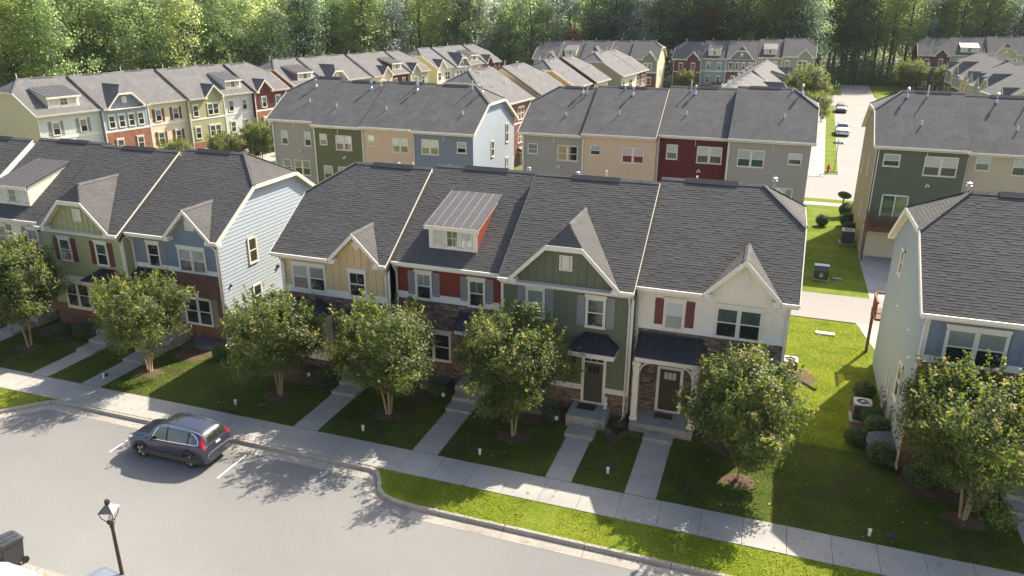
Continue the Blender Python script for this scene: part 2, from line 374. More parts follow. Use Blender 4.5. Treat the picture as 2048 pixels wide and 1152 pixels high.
# ------------------------------------------------------------------ townhouse kit
HOUSES = []
class House:
    def __init__(s, name, label, loc, rz, w, D, ze, core, slope=.652, oh=.4, endL='p', endR='p', gable=None, roofmat=None, detail=True,
                 eoh=.3, inset=1.7, clip=2.05, group=None, rakeL=None, rakeR=None, trim=None, rear=True, ridge_vent=True, zb=-.3, cat='townhouse'):
        s.w, s.D, s.ze, s.sl, s.oh = w, D, ze, slope, oh
        s.e = empty(name, loc, rz, label, cat, group)
        s.det = detail; s.trim = trim or WHITE; s.gable = gable; s.holes = []; s.cuts = []; s.reg = []; HOUSES.append(s); s.endL, s.endR, s.eoh = endL, endR, eoh
        hD = D/2; s.zr = zr = ze+slope*(oh+hD); vc = hD-clip; zc = ze+slope*(oh+vc); s.zc, s.vc = zc, vc
        uL = -eoh if endL == 'c' else 0; uR = w+eoh if endR == 'c' else w
        Z = lambda v: ze+slope*(oh+v)
        # --- front slope outline in (u, v)
        fr = [(uL, -oh)]
        if gable:
            uc, a, sg, gz = gable; va = a*sg/slope-oh; za = ze+a*sg; s.g = (uc, a, sg, gz, va, za)
            fr += [(uc-a, -oh), (uc, va), (uc+a, -oh)]
        fr += [(uR, -oh)]
        fr += [(uR, vc), (w-inset, hD)] if endR == 'c' else [(uR, hD)]
        fr += [(inset, hD), (uL, vc)] if endL == 'c' else [(uL, hD)]
        bk = [(uR, D+oh), (uL, D+oh)]
        bk += [(uL, D-vc), (inset, hD)] if endL == 'c' else [(uL, hD)]
        bk += [(w-inset, hD), (uR, D-vc)] if endR == 'c' else [(uR, hD)]
        mb = MB(); th = (0, 0, -.16); rm = roofmat or ROOF
        mb.prism([(u, v, Z(v)) for u, v in fr], th); mb.prism([(u, v, Z(D-v)) for u, v in bk], th)
        if endL == 'c': mb.prism([(uL, D-vc, zc), (uL, vc, zc), (inset, hD, zr)], th)
        if endR == 'c': mb.prism([(uR, vc, zc), (uR, D-vc, zc), (w-inset, hD, zr)], th)
        s.roof = mb.build('roof', rm, s.e)
        if detail:
            c = 1/math.hypot(1, slope); q = math.hypot(1, slope); tb = MB()
            tabs(tb, (0, -oh, ze), (1, 0, 0), (0, c, slope*c), [(u, (v+oh)*q) for u, v in fr], s.holes)
            if endL == 'c':
                T = Vector((inset-uL, 0, zr-zc)); L = T.length; T /= L
                tabs(tb, (uL, D-vc, zc), (0, -1, 0), T, [(0, 0), (D-2*vc, 0), ((D-2*vc)/2, L)])
            if endR == 'c':
                T = Vector((w-inset-uR, 0, zr-zc)); L = T.length; T /= L
                tabs(tb, (uR, vc, zc), (0, 1, 0), T, [(0, 0), (D-2*vc, 0), ((D-2*vc)/2, L)])
            s.tb = tb
        # --- ridge cap, vent strip
        u0 = inset if endL == 'c' else 0; u1 = w-inset if endR == 'c' else w
        cp = MB(); cp.prism([(u0, hD-.16, zr-.07), (u0, hD, zr+.035), (u0, hD+.16, zr-.07)], (u1-u0, 0, 0))
        for end, ue, sgn in ((endL, uL, 1), (endR, uR, -1)):
            if end == 'c':
                ui = u0 if sgn == 1 else u1
                for vv in (vc, D-vc): cp.beam((ue, vv, zc+.01), (ui, hD, zr+.02), .2, .035)
        cp.build('ridge_cap', rm, s.roof)
        if ridge_vent and u1-u0 > 2:
            k = (u0+u1)/2; MB().prism([(k-1.2, hD-.24, zr-.1), (k-1.2, hD, zr+.085), (k-1.2, hD+.24, zr-.1)], (2.4, 0, 0)).build('ridge_vent', RIDGE, s.roof)
        # --- core walls
        wt = ze-.2+slope*0
        full = [(0, zb), (0, Z(0)-.17), (hD, zr-.17), (D, Z(0)-.17), (D, zb)]
        cut = [(0, zb), (0, Z(0)-.17), (vc, zc-.17), (D-vc, zc-.17), (D, Z(0)-.17), (D, zb)]
        cb = MB()
        if endL == 'c' or endR == 'c':
            cb.prism([(0, v, z) for v, z in cut], (w, 0, 0))
            a0 = inset+.3 if endL == 'c' else 0; a1 = w-inset-.3 if endR == 'c' else w
            if a1 > a0: cb.prism([(a0, v, z+(0 if z < zr-.2 else -.02)) for v, z in full], (a1-a0, 0, 0))
        else: cb.prism([(0, v, z) for v, z in full], (w, 0, 0))
        s.wall = cb.build('wall', core, s.e)
        s.cut = cut; s.full = full
        # --- eave gutter, soffit, rakes
        gz0, gz1 = ze-.15, ze-.02
        segs = [(uL-.02, uR+.02)] if not gable else [(uL-.02, uc-a-.02), (uc+a+.02, uR+.02)]
        for i, (a0, a1) in enumerate(segs):
            if a1-a0 > .15:
                g = MB(); g.box((a0, -oh-.12, gz0), (a1, -oh-.003, gz1)); g.box((a0, -oh-.14, gz1-.025), (a1, -oh-.115, gz1+.012)); g.build('gutter', GUT, s.e)
        sfm = MB()
        for a0, a1 in ([(uL+.03, uR-.03)] if not gable or gable[3] else [(uL+.03, uc-a), (uc+a, uR-.03)]):
            if a1-a0 > .1: sfm.box((a0, -oh+.0, ze-.26), (a1, -.001, ze-.19))
        sfm.build('soffit', s.trim, s.e)
        if rear: MB().box((uL, D+oh+.003, gz0), (uR, D+oh+.12, gz1)).build('gutter', GUT, s.e)
        def rake(ue, end, on, side):
            if end == 'c':
                m = MB(); x = ue-.025*side
                pts = [(-oh, ze), (vc, zc), (D-vc, zc), (D+oh, ze)]
                for p, q2 in zip(pts, pts[1:]): m.beam((x-.02*side*-1, p[0], p[1]-.1), (x-.02*side*-1, q2[0], q2[1]-.1), .05, .22)
                m.build('rake_board', s.trim, s.e)
                m = MB(); x0, x1 = (ue, 0) if side < 0 else (w, ue)
                for p, q2 in zip(pts, pts[1:]):
                    m.prism([(x0, p[0], p[1]-.165), (x0, q2[0], q2[1]-.165), (x0, q2[0], q2[1]-.19), (x0, p[0], p[1]-.19)], (x1-x0, 0, 0))
                m.build('rake_soffit', s.trim, s.e)
            elif on:
                m = MB(); m.beam((ue+.012*side, -oh, ze-.06), (ue+.012*side, hD, zr-.06), .03, .07); m.build('rake_board', s.trim if on is not False else on, s.e)
                if on != 'wide': MB().beam((ue+.006*side, -oh+.05, ze-.3), (ue+.006*side, hD, zr-.3), .016, .36).build('step_flashing', RIDGE, s.e)
                else: MB().beam((ue+.006*side, -oh+.05, ze-.3), (ue+.006*side, hD, zr-.3), .016, .36).build('rake_board', s.trim, s.e)
        rake(uL, endL, rakeL, -1); rake(uR, endR, rakeR, 1)
        # --- cross gable
        if gable:
            go = oh; top = lambda u: ze+sg*(a-abs(u-uc))
            pl, pr = MB(), MB(); tv = (0, 0, -.14); vh = None
            if gz:
                k = (gz-ze)/sg; c1, c2 = uc-a+k, uc+a-k; vh = -go+(za-gz)*1.0
                P = (uc, vh, za); m = MB()
                m.prism([(uc-a, -go, ze), (c1, -go, gz), P, (uc, va, za)], tv); m.prism([(uc+a, -go, ze), (uc, va, za), P, (c2, -go, gz)], tv)
                m.prism([(c1, -go, gz), (c2, -go, gz), P], tv)
                edge = [(uc-a, ze), (c1, gz), (c2, gz), (uc+a, ze)]
            else:
                m = MB(); m.prism([(uc-a, -go, ze), (uc, -go, za), (uc, va, za)], tv); m.prism([(uc+a, -go, ze), (uc, va, za), (uc, -go, za)], tv)
                edge = [(uc-a, ze), (uc, za), (uc+a, ze)]
            gr = m.build('gable_roof', rm, s.e)
            cpm = MB(); cpm.prism([(uc-.13, (vh if gz else -go), za-.08), (uc, (vh if gz else -go), za+.04), (uc+.13, (vh if gz else -go), za-.08)], (0, va-(vh if gz else -go)+.1, 0)); cpm.build('ridge_cap', rm, gr)
            if detail:
                q = math.hypot(1, sg); c = 1/q
                L = (va+go)
                if gz:
                    kk = (gz-ze)*q/sg; vv = vh+go; tl = a*q
                    pL = [(0, 0), (0, kk), (-vv, tl), (-L, tl)]; pR = [(0, 0), (0, kk), (vv, tl), (L, tl)]
                else: pL = [(0, 0), (0, a*q), (-L, a*q)]; pR = [(0, 0), (0, a*q), (L, a*q)]
                tabs(tb, (uc-a, -go, ze), (0, -1, 0), (c, 0, sg*c), pL); tabs(tb, (uc+a, -go, ze), (0, 1, 0), (-c, 0, sg*c), pR)
                if gz:
                    T = Vector((0, vv, za-gz)); LL = T.length; T /= LL
                    tabs(tb, (c1, -go, gz), (1, 0, 0), T, [(0, 0), (c2-c1, 0), ((c2-c1)/2, LL)])
            rb = MB()
            for p, q2 in zip(edge, edge[1:]): rb.beam((p[0], -go-.02, p[1]-.1), (q2[0], -go-.02, q2[1]-.1), .04, .22, up=(0, 1, 0)) if False else rb.prism([(p[0], -go-.045, p[1]+.012), (q2[0], -go-.045, q2[1]+.012), (q2[0], -go-.045, q2[1]-.22), (p[0], -go-.045, p[1]-.22)], (0, .04, 0))
            rb.build('rake_board', s.trim, s.e)
            sf = MB()
            for p, q2 in zip(edge, edge[1:]): sf.prism([(p[0], -go, p[1]-.15), (q2[0], -go, q2[1]-.15), (q2[0], -go, q2[1]-.185), (p[0], -go, p[1]-.185)], (0, go-.02, 0))
            for sd in (-1, 1): sf.box((uc+sd*a-.02*sd, -go-.05, ze-.26), (uc+sd*(a-.34), -.03, ze-.02))
            sf.build('rake_soffit', s.trim, s.e)
            tz = .19; zb0 = ze-.27
            gp = [(uc-a+.02, zb0)]; gp += [(uc-a+.1, zb0)] if False else []
            hw = a-tz
            if gz: gp = [(uc-hw-(.0), zb0), (uc+hw, zb0), (uc+hw, ze), (c2+.0, gz-tz), (c1, gz-tz), (uc-hw, ze)]
            else: gp = [(uc-hw, zb0), (uc+hw, zb0), (uc+hw, ze), (uc, za-tz), (uc-hw, ze)]
            s.gp = gp
    def finish_roof(s):
        if s.det and s.tb.f: tag(s.tb.build('shingles', SHING, s.roof, recalc=False), kind='stuff')
    def P(s, side='F', vo=0):
        if side == 'F': return lambda a, h, z: (a, vo-h, z)
        if side == 'R': return lambda a, h, z: (s.w+h, a, z)
        if side == 'L': return lambda a, h, z: (-h, a, z)
    def gable_wall(s, kind, mat, vent=None):
        m = MB(); m.prism([(u, -.004, z) for u, z in s.gp], (0, .3, 0)); gw = m.build('gable_wall', mat, s.e)
        uc, a, sg, gz, va, za = s.g
        if kind == 'batten':
            u = uc-a+.45
            while u < uc+a-.4:
                for z0, z1 in [max(zip([p[1] for p in s.gp], [p[1] for p in s.gp]))]:
                    zt = min(s.ze+sg*(a-abs(u-uc))-.2, (gz-.2) if gz else 99)
                    if zt > s.ze-.1: MB().box((u-.02, -.032, s.ze-.27), (u+.02, -.004, zt)).build('batten', mat, gw)
                u += .38
        elif kind == 'shake':
            m = MB(); tabs(m, (0, -.004, 0), (1, 0, 0), (0, 0, 1), [(u, z) for u, z in s.gp], e=.19, wmin=.08, wmax=.22, hs=(.008, .02), base=.003); tag(m.build('shakes', mat, gw, recalc=False), kind='stuff')
        else:
            m = MB(); laps(m, (0, -.004, 0), (1, 0, 0), s.gp); m.build('siding', mat, gw, recalc=False)
        if vent:
            kind, vu, vz = vent; m = MB()
            if kind == 'rect':
                m.box((vu-.3, -.06, vz-.36), (vu+.3, -.02, vz-.3)); m.box((vu-.3, -.06, vz+.3), (vu+.3, -.02, vz+.36)); m.box((vu-.3, -.06, vz-.3), (vu-.23, -.02, vz+.3)); m.box((vu+.23, -.06, vz-.3), (vu+.3, -.02, vz+.3))
                v = m.build('gable_vent', s.trim, s.e); n = 8 if s.det else 3
                for i in range(n): z = vz-.28+i*.56/n; MB().prism([(vu-.23, -.045, z), (vu-.23, -.015, z+.06), (vu-.23, -.012, z+.03)], (.46, 0, 0)).build('louvre', s.trim, v)
                MB().box((vu-.23, -.016, vz-.3), (vu+.23, -.01, vz+.3)).build('backing', CREAMT, v)
            elif kind == 'tri':
                m.prism([(vu-.26, -.055, vz-.42), (vu+.26, -.055, vz-.42), (vu+.26, -.055, vz+.12), (vu, -.055, vz+.4), (vu-.26, -.055, vz+.12)], (0, .05, 0)); v = m.build('gable_vent', s.trim, s.e)
                for i in range(6): z = vz-.34+i*.085; MB().prism([(vu-.2, -.085, z), (vu-.2, -.05, z+.06), (vu-.2, -.05, z)], (.4, 0, 0)).build('louvre', CREAMT, v)
            elif kind == 'diamond':
                m.prism([(vu, -.05, vz-.3), (vu+.3, -.05, vz), (vu, -.05, vz+.3), (vu-.3, -.05, vz)], (0, .045, 0)); m.build('gable_vent', s.trim, s.e)
    def region(s, kind, mat, u0, u1, z0, z1, vo=0):
        s.reg.append((kind, mat, u0, u1, z0, z1, vo))
    def clad(s):
        """cladding on the front plane, cut around windows and doors"""
        for kind, mat, u0, u1, z0, z1, vo in s.reg:
            pl = rect(u0, u1, z0, z1); holes = [rect(*c) for c in s.cuts]; N = (0, vo-.004, 0); X1 = (1, 0, 0)
            if kind == 'lap':
                o = MB().box((u0, vo-.004, z0), (u1, vo+.02, z1)).build('front_wall', mat, s.e); m = MB(); laps(m, N, X1, pl, holes, e=.15 if s.det else .18); m.build('siding', mat, o, recalc=False)
            elif kind == 'batten':
                o = MB().box((u0, vo-.006, z0), (u1, vo+.02, z1)).build('front_wall', mat, s.e); u = u0+.2
                while u < u1-.05:
                    for a, b in minus([(z0, z1)], [(c[2], c[3]) for c in s.cuts if c[0]-.03 < u < c[1]+.03]):
                        if b-a > .03: MB().box((u-.02, vo-.034, a), (u+.02, vo-.006, b)).build('batten', mat, o)
                    u += .4
            elif kind == 'shake':
                o = MB().box((u0, vo-.004, z0), (u1, vo+.02, z1)).build('front_wall', mat, s.e); m = MB(); tabs(m, N, X1, (0, 0, 1), pl, holes, e=.19, wmin=.08, wmax=.22, hs=(.008, .024), base=.003); tag(m.build('shakes', mat, o, recalc=False), kind='stuff')
            elif kind == 'stone':
                o = MB().box((u0, vo-.02, z0), (u1, vo+.02, z1)).build('stone_base', GROUT, s.e); m = MB(); stones(m, (0, vo-.02, 0), X1, pl, holes); tag(m.build('stones', mat, o, recalc=False), kind='stuff')
            elif kind == 'brick': MB().box((u0, vo-.05, z0), (u1, vo+.02, z1)).build('brick_wall', mat, s.e)
            elif kind == 'band':
                zs = sorted({z0, z1}|{z for c in s.cuts for z in c[2:4] if z0 < z < z1}); m = MB()
                for a, b in zip(zs, zs[1:]):
                    for q0, q1 in course_spans(pl, holes, (a+b)/2): m.box((q0, vo-.045, a), (q1, vo+.01, b))
                if m.f: m.build('trim_band', mat, s.e)
    def corner(s, u, z0, z1, mat=None, wd=.12, vo=0):
        MB().box((u-wd/2, vo-.055, z0), (u+wd/2, vo+.06, z1)).build('corner_board', mat or s.trim, s.e)
    def window(s, u0, u1, z0, z1, n=1, top=None, bot=None, side='F', vo=0, head=.13, cas=.085, mull=False, mid=.5, pr=.078, parent=None, name='window', sill=True):
        P = s.P(side, vo); m = MB()
        if side == 'F' and abs(vo) < .2: s.cuts.append((u0-.001, u1+.001, z0-.02, z1+head))
        B = lambda a0, a1, h0, h1, c0, c1: m.box(P(a0, h0, c0), P(a1, h1, c1))
        B(u0, u0+cas, 0, pr, z0, z1); B(u1-cas, u1, 0, pr, z0, z1); B(u0, u1, 0, pr+.008, z1-cas, z1)
        if head: B(u0-.04, u1+.04, -.01, pr+.02, z1, z1+head)
        B(u0-.02, u1+.02, 0, pr+.025, z0-.02, z0+.055)
        wd = (u1-u0-2*cas-(n-1)*.11)/n; zm = z0+(z1-z0)*mid
        for i in range(n):
            a = u0+cas+i*(wd+.11)
            if i: B(a-.11, a, 0, pr, z0, z1)
            B(a, a+wd, 0, pr-.008, zm-.025, zm+.025)
            for xx in (a, a+wd-.035): B(xx, xx+.035, 0, pr-.014, z0+.05, z1-cas)
            B(a, a+wd, 0, pr-.014, z0+.05, z0+.09); B(a, a+wd, 0, pr-.014, z1-cas-.04, z1-cas)
            if mull: B(a+wd/2-.008, a+wd/2+.008, 0, pr-.026, zm, z1-cas)
        o = m.build(name, s.trim, parent or s.e)
        for i in range(n):
            a = u0+cas+i*(wd+.11)
            for (c0, c1, pm) in ((zm+.025, z1-cas-.04, top or GLG), (z0+.09, zm-.025, bot or GLD)):
                k = MB(); k.box(P(a+.035, .004, c0), P(a+wd-.035, pr-.032, c1)); k.build('pane', pm, o)
        return o
    def shutter(s, u0, u1, z0, z1, mat, vo=0):
        m = MB(); n = 3; wd = (u1-u0)/n
        for i in range(n): m.box((u0+i*wd+.006, vo-.04, z0), (u0+(i+1)*wd-.006, vo-.005, z1))
        m.box((u0+.002, vo-.03, z0+.01), (u1-.002, vo-.008, z1-.01))
        for f in (.17, .83): z = z0+(z1-z0)*f; m.box((u0, vo-.06, z-.05), (u1, vo-.04, z+.05))
        return m.build('shutter', mat, s.e)
    def downspout(s, u, z0, z1, v=-.07, mat=None):
        MB().tube([(u, -s.oh-.06, s.ze-.12), (u, -s.oh-.05, s.ze-.22), (u, v, z1-.35), (u, v, z0+.12), (u, v-.25, z0)], .045, 6).build('downspout', mat or GUT, s.e)
    def door(s, u0, u1, z0, z1, mat, vo=0, panes=3, transom=False, cas=.13):
        m = MB(); top = z1+(.32 if transom else 0); s.cuts.append((u0-cas, u1+cas, z0-.06, top+cas))
        m.box((u0-cas, vo-.07, z0-.03), (u0, vo, top+cas)); m.box((u1, vo-.07, z0-.03), (u1+cas, vo, top+cas)); m.box((u0-cas, vo-.075, top), (u1+cas, vo, top+cas)); m.box((u0-cas, vo-.1, z0-.06), (u1+cas, vo, z0))
        if transom: m.box((u0, vo-.065, z1), (u1, vo, z1+.06))
        fr = m.build('door_frame', s.trim, s.e)
        d = MB(); d.box((u0, vo-.03, z0), (u1, vo, z1)); w = u1-u0
        for a, b in ((.12, .47), (.53, .88)): d.box((u0+w*a, vo-.042, z0+.15), (u0+w*b, vo-.03, z0+1.25))
        dd = d.build('door', mat, s.e)
        for i in range(panes): a = u0+w*(.22+i*.6/panes); MB().box((a, vo-.045, z1-.5), (a+w*.5/panes, vo-.031, z1-.16)).build('pane', GLS if mat is DOORB else GLD, dd)
        MB().lathe([(.0, 0), (.03, 0), (.03, .03), (0, .04)], 8, (0, 0, 0)).build('handle', BLACK, dd).matrix_local = Matrix.Translation((u0+.07, vo-.04, z0+1.0)) @ Matrix.Rotation(rad(90), 4, 'X')
        if transom:
            t = MB().box((u0+.02, vo-.03, z1+.06), (u1-.02, vo, z1+.32)).build('transom', GLD, s.e)
            for f in (.33, .66): MB().box((u0+w*f-.012, vo-.05, z1+.06), (u0+w*f+.012, vo-.03, z1+.32)).build('muntin', s.trim, t)
    def canopy(s, u0, u1, zt, zf, dep, vo=0, hip=.5, fas=.24, mat=None, brackets=True, seam=.42):
        """hipped or shed standing-seam awning: zt at wall, zf at front edge"""
        mat = mat or SEAM; m = MB(); h = hip; a, b = (u0, vo-dep, zf), (u1, vo-dep, zf); c, d = (u1-h, vo-.04, zt), (u0+h, vo-.04, zt)
        m.prism([a, b, c, d], (0, 0, -.03))
        if h > .05: m.prism([b, (u1, vo-.01, zf), c], (0, 0, -.03)); m.prism([(u0, vo-.01, zf), a, d], (0, 0, -.03))
        else: m.prism([b, (u1, vo-.01, zf), c], (-.02, 0, 0)); m.prism([a, (u0, vo-.01, zf), d], (.02, 0, 0))
        cn = m.build('awning', mat, s.e); n = max(2, round((u1-u0)/seam))
        for i in range(n+1):
            f = i/n; uf = u0+(u1-u0)*f; k = 1
            if h > .05:
                e = min(uf-u0, u1-uf); k = min(1, e/h)
            if k < .08: continue
            MB().beam((uf, vo-dep, zf+.012), (uf, vo-dep+(dep-.04)*k, zf+(zt-zf)*k+.012), .022, .05).build('seam', mat, cn)
        if h > .05:
            for p, q in ((a, d), (b, c)): MB().beam((p[0], p[1], p[2]+.01), (q[0], q[1], q[2]+.01), .04, .04).build('hip_seam', mat, cn)
        MB().beam((d[0], d[1], zt+.02), (c[0], c[1], zt+.02), .06, .07).build('ridge_flashing', mat, cn)
        if fas: MB().box((u0+.03, vo-dep+.03, zf-fas-.03), (u1-.03, vo-.012, zf-.035)).build('awning_fascia', s.trim, s.e)
        return cn
    def dormer(s, u0, u1, v0, zb, zt, vtop, ztop, mat_side, mat_roof=None, n=3):
        """shed dormer: face at v0 between zb and zt, standing-seam roof running back to vtop"""
        mat_roof = mat_roof or SEAMD; m = MB()
        m.prism([(u0, v0, zb-.15), (u0, v0, zt), (u0, vtop, ztop-.05), (u0, vtop, zb-.15)], (u1-u0, 0, 0)); o = m.build('dormer', mat_side, s.e)
        pr = MB(); pr.box((u0-.01, v0-.03, zb-.02), (u1+.01, v0, zt)); pr.build('dormer_face', s.trim, o)
        for x in (u0-.02, u1+.02): MB().prism([(x, v0, zt+.02), (x, vtop, ztop), (x, vtop, ztop-.16), (x, v0, zt-.16)], (.04 if x > u0 else -.04, 0, 0)).build('dormer_rake', s.trim, o)
        if s.det:
            mm = MB(); lp = [(v0, zb-.1), (vtop, zb-.1), (vtop, ztop-.1), (v0, zt-.1)]
            laps(mm, (u1, 0, 0), (0, 1, 0), lp, e=.15); mm.build('siding', mat_side, o, recalc=False); mm = MB(); laps(mm, (u0, 0, 0), (0, -1, 0), [(-v, z) for v, z in lp], e=.15); mm.build('siding', mat_side, o, recalc=False)
        ov = .22; sl = (ztop-zt)/(vtop-v0); f = (v0-ov, zt-ov*sl+.06)
        r = MB(); r.prism([(u0-.15, f[0], f[1]), (u1+.15, f[0], f[1]), (u1+.15, vtop+.1, ztop+.06+.1*sl), (u0-.15, vtop+.1, ztop+.06+.1*sl)], (0, 0, -.05)); dr = r.build('dormer_roof', mat_roof, s.e)
        k = max(5, round((u1-u0)/.42))
        for i in range(k+1): u = u0-.13+(u1-u0+.26)*i/k; MB().beam((u, f[0], f[1]+.015), (u, vtop+.1, ztop+.075+.1*sl), .025, .045).build('seam', mat_roof, dr)
        MB().box((u0-.17, f[0]-.03, f[1]-.2), (u1+.17, f[0], f[1]-.005)).build('dormer_fascia', s.trim, dr)
        wd = (u1-u0)/(n+.45)
        for i in range(n):
            a = u0+wd*(.28+i*1.0); b = a+wd*.86; z0, z1 = zb+.16, zt-.14; f = MB(); y0 = v0-.032
            f.box((a, y0-.04, z0), (a+.05, y0, z1)); f.box((b-.05, y0-.04, z0), (b, y0, z1)); f.box((a, y0-.04, z0), (b, y0, z0+.05)); f.box((a, y0-.04, z1-.05), (b, y0, z1))
            f.box(((a+b)/2-.012, y0-.03, z0), ((a+b)/2+.012, y0, z1)); f.box((a, y0-.03, (z0+z1)/2-.012), (b, y0, (z0+z1)/2+.012))
            w = f.build('window', s.trim, o); MB().box((a+.03, y0-.012, z0+.03), (b-.03, y0, z1-.03)).build('pane', GLG if i % 2 else GLS, w)
    def endwall(s, side, mat, boards=False, e=.17, z0=0):
        D = s.D; pts = s.cut if (s.endL if side == 'L' else s.endR) == 'c' else s.full
        pl = [(v, max(z, z0)) for v, z in pts]
        if side == 'L': pl = [(-v, z) for v, z in pl]
        O = (s.w+.002, 0, 0) if side == 'R' else (-.002, 0, 0); S = (0, 1, 0) if side == 'R' else (0, -1, 0)
        if not boards:
            m = MB(); laps(m, O, S, pl, e=e, h=.022); m.build('end_siding', mat, s.e, recalc=False); return
        t = z0; t1 = max(p[1] for p in pl); cb = MB()
        par = MB().box((s.w-.02, .01, z0) if side == 'R' else (-.001, .01, z0), (s.w+.001, D-.01, s.ze-.3) if side == 'R' else (.02, D-.01, s.ze-.3)).build('end_siding', mat, s.e)
        while t < t1-.02:
            tt = min(t+e, t1)
            for a, b in course_spans(pl, (), (t+tt)/2):
                m = MB(); laps(m, O, S, [(a, t), (b, t), (b, tt), (a, tt)], e=e*1.01, h=.028); m.build('siding_board', mat, par, recalc=False)
            t += e
    def pipe(s, u, v, h=.35, kind='pipe', slope_side=0):
        z = s.ze+s.sl*(s.oh+min(v, s.D-v))
        if kind == 'pipe': MB().tube([(u, v, z-.05), (u, v, z+h)], .055, 7).build('vent_pipe', GUT, s.e)
        else:
            m = MB(); m.lathe([(.16, -.1), (.1, .12), (.05, .17), (.05, h+.08), (.13, h+.1), (.13, h+.13), (.06, h+.15), (.06, h+.2), (.12, h+.21), (.12, h+.25), (.02, h+.29)], 10, (u, v, z)); m.build('flue_cap', GALV, s.e)
GALV = M('galvanised', (.55, .56, .62), .3, .1, 4, 0, .8)

# ------------------------------------------------------------------ ground, roads, pavements
def ss(x): x = min(1, max(0, x)); return x*x*(3-2*x)
def gz(x, y): return -1.7*ss((-32-x)/12)*ss((y-50)/12)
def structure(o): o['kind'] = 'structure'; return o
def sheet(name, pts, z, mat, thick=0):
    m = MB(); m.poly([(x, y, z) for x, y in pts]); return structure(m.build(name, mat, None))
# far terrain, one sheet to the horizon
xs = [-900, -500, -300]+list(range(-200, 201, 8))+[300, 500, 900]; ysg = list(range(46, 130, 6))+list(range(130, 300, 12))+[320, 400, 600, 1200]
m = MB()
for y in ysg:
    for x in xs: m.v.append((x, y, gz(x, y)-.03))
nx = len(xs)
for j in range(len(ysg)-1):
    for i in range(nx-1): a = j*nx+i; m.f.append((a, a+1, a+nx+1, a+nx))
structure(m.build('terrain', GROUNDM, smooth=True))
RZ = -.13; YB = 23.62; YO = 21.92
arc = [(-14.25, YB)]+[(-14.25+.55*math.sin(t), YB-.55*(1-math.cos(t))) for t in (rad(35), rad(70))]
kerb = [(-140, YO), (-33.2, YO), (-32.9, 22.02), (-31.5, 23.5), (-31.2, YB)]+arc+[(-13.55, 22.95), (-13.3, 22.5), (-12.9, 22.16), (-12.35, 21.98), (-11.7, YO), (90, YO)]
def offset(path, d):
    out = []
    for i, p in enumerate(path):
        a = Vector(path[max(i-1, 0)]); b = Vector(path[min(i+1, len(path)-1)]); t = (b-a).normalized(); n = Vector((-t.y, t.x)); out.append((p[0]+n.x*d, p[1]+n.y*d))
    return out
kback = offset(kerb, .17); gut = offset(kerb, -.5)
# lawn from the kerb back to the alley
lw = MB(); lw.poly([(x, y, .02) for x, y in kback]+[(90, 47.2, .02), (-140, 47.2, .02)]); structure(lw.build('lawn', GRASS))
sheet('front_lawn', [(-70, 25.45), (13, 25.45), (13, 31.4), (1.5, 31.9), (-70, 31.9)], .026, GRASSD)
sheet('parking_lot', [(-140, 23.7), (-140, -60), (90, -60), (90, 23.7)], RZ, ASPH)
# kerb and gutter in 3 m lengths with joints
kb = structure(MB().poly([(kerb[0][0], kerb[0][1], -.4), (kerb[0][0]+.1, kerb[0][1], -.4), (kerb[0][0], kerb[0][1]+.1, -.4)]).build('kerb', CONCK))
def resample(path, step):
    P = [Vector(p) for p in path]; L = [0]
    for a, b in zip(P, P[1:]): L.append(L[-1]+(b-a).length)
    out = []
    def at(d):
        for i in range(len(P)-1):
            if d <= L[i+1]+1e-9: f = (d-L[i])/(L[i+1]-L[i]); return P[i].lerp(P[i+1], f)
        return P[-1]
    d = 0
    while d < L[-1]:
        e = min(d+step, L[-1]); pts = [at(d)]+[P[i] for i in range(len(P)) if d+1e-6 < L[i] < e-1e-6]+[at(e)]; out.append(pts); d = e
    return out
vis = [(-46, YO)]+kerb[1:-1]+[(22, YO)]
for seg in resample(vis, 3.05):
    sg = [tuple(p) for p in seg]
    if len(sg) < 2: continue
    t0 = (Vector(sg[1])-Vector(sg[0])).normalized()*.012; t1 = (Vector(sg[-1])-Vector(sg[-2])).normalized()*.012
    sg[0] = (sg[0][0]+t0.x, sg[0][1]+t0.y); sg[-1] = (sg[-1][0]-t1.x, sg[-1][1]-t1.y)
    bk, ft, gu = offset(sg, .17), offset(sg, .035), offset(sg, -.5); m = MB(); n = len(sg)
    prof = [[(p, -.2) for p in bk], [(p, .03) for p in bk], [(p, .03) for p in ft], [(p, -.01) for p in offset(sg, .008)], [(p, RZ+.018) for p in sg], [(p, RZ+.006) for p in gu], [(p, RZ-.1) for p in gu]]
    for r in prof: m.v += [(p[0], p[1], z) for p, z in r]
    for i in range(len(prof)-1):
        for k in range(n-1): a = i*n+k; m.f.append((a, a+1, a+n+1, a+n))
    m.f.append(tuple(i*n for i in range(len(prof)))); m.f.append(tuple(i*n+n-1 for i in reversed(range(len(prof)))))
    m.build('kerb_segment', CONCK, kb)
# sidewalk slabs
sw = structure(MB().box((-60, 23.8, -.1), (40, 25.44, .012)).build('sidewalk', MULCH))
slab = [MB().box((0, 0, -.06), (1.505, 1.63, .045)).mesh('slab') for _ in range(1)][0]; slab.materials.append(CONC)
def place_slab(me, x, y, par, sx=1, sy=1):
    o = bpy.data.objects.new('slab', me); COL.objects.link(o); o.parent = par; o.location = (x, y, random.uniform(-.006, .004)); o.scale = (sx, sy, 1)
    o.rotation_euler = (random.uniform(-.003, .003), random.uniform(-.003, .003), 0); return o
for i in range(-22, 20): place_slab(slab, -13.148+1.522*i, 23.805, sw)
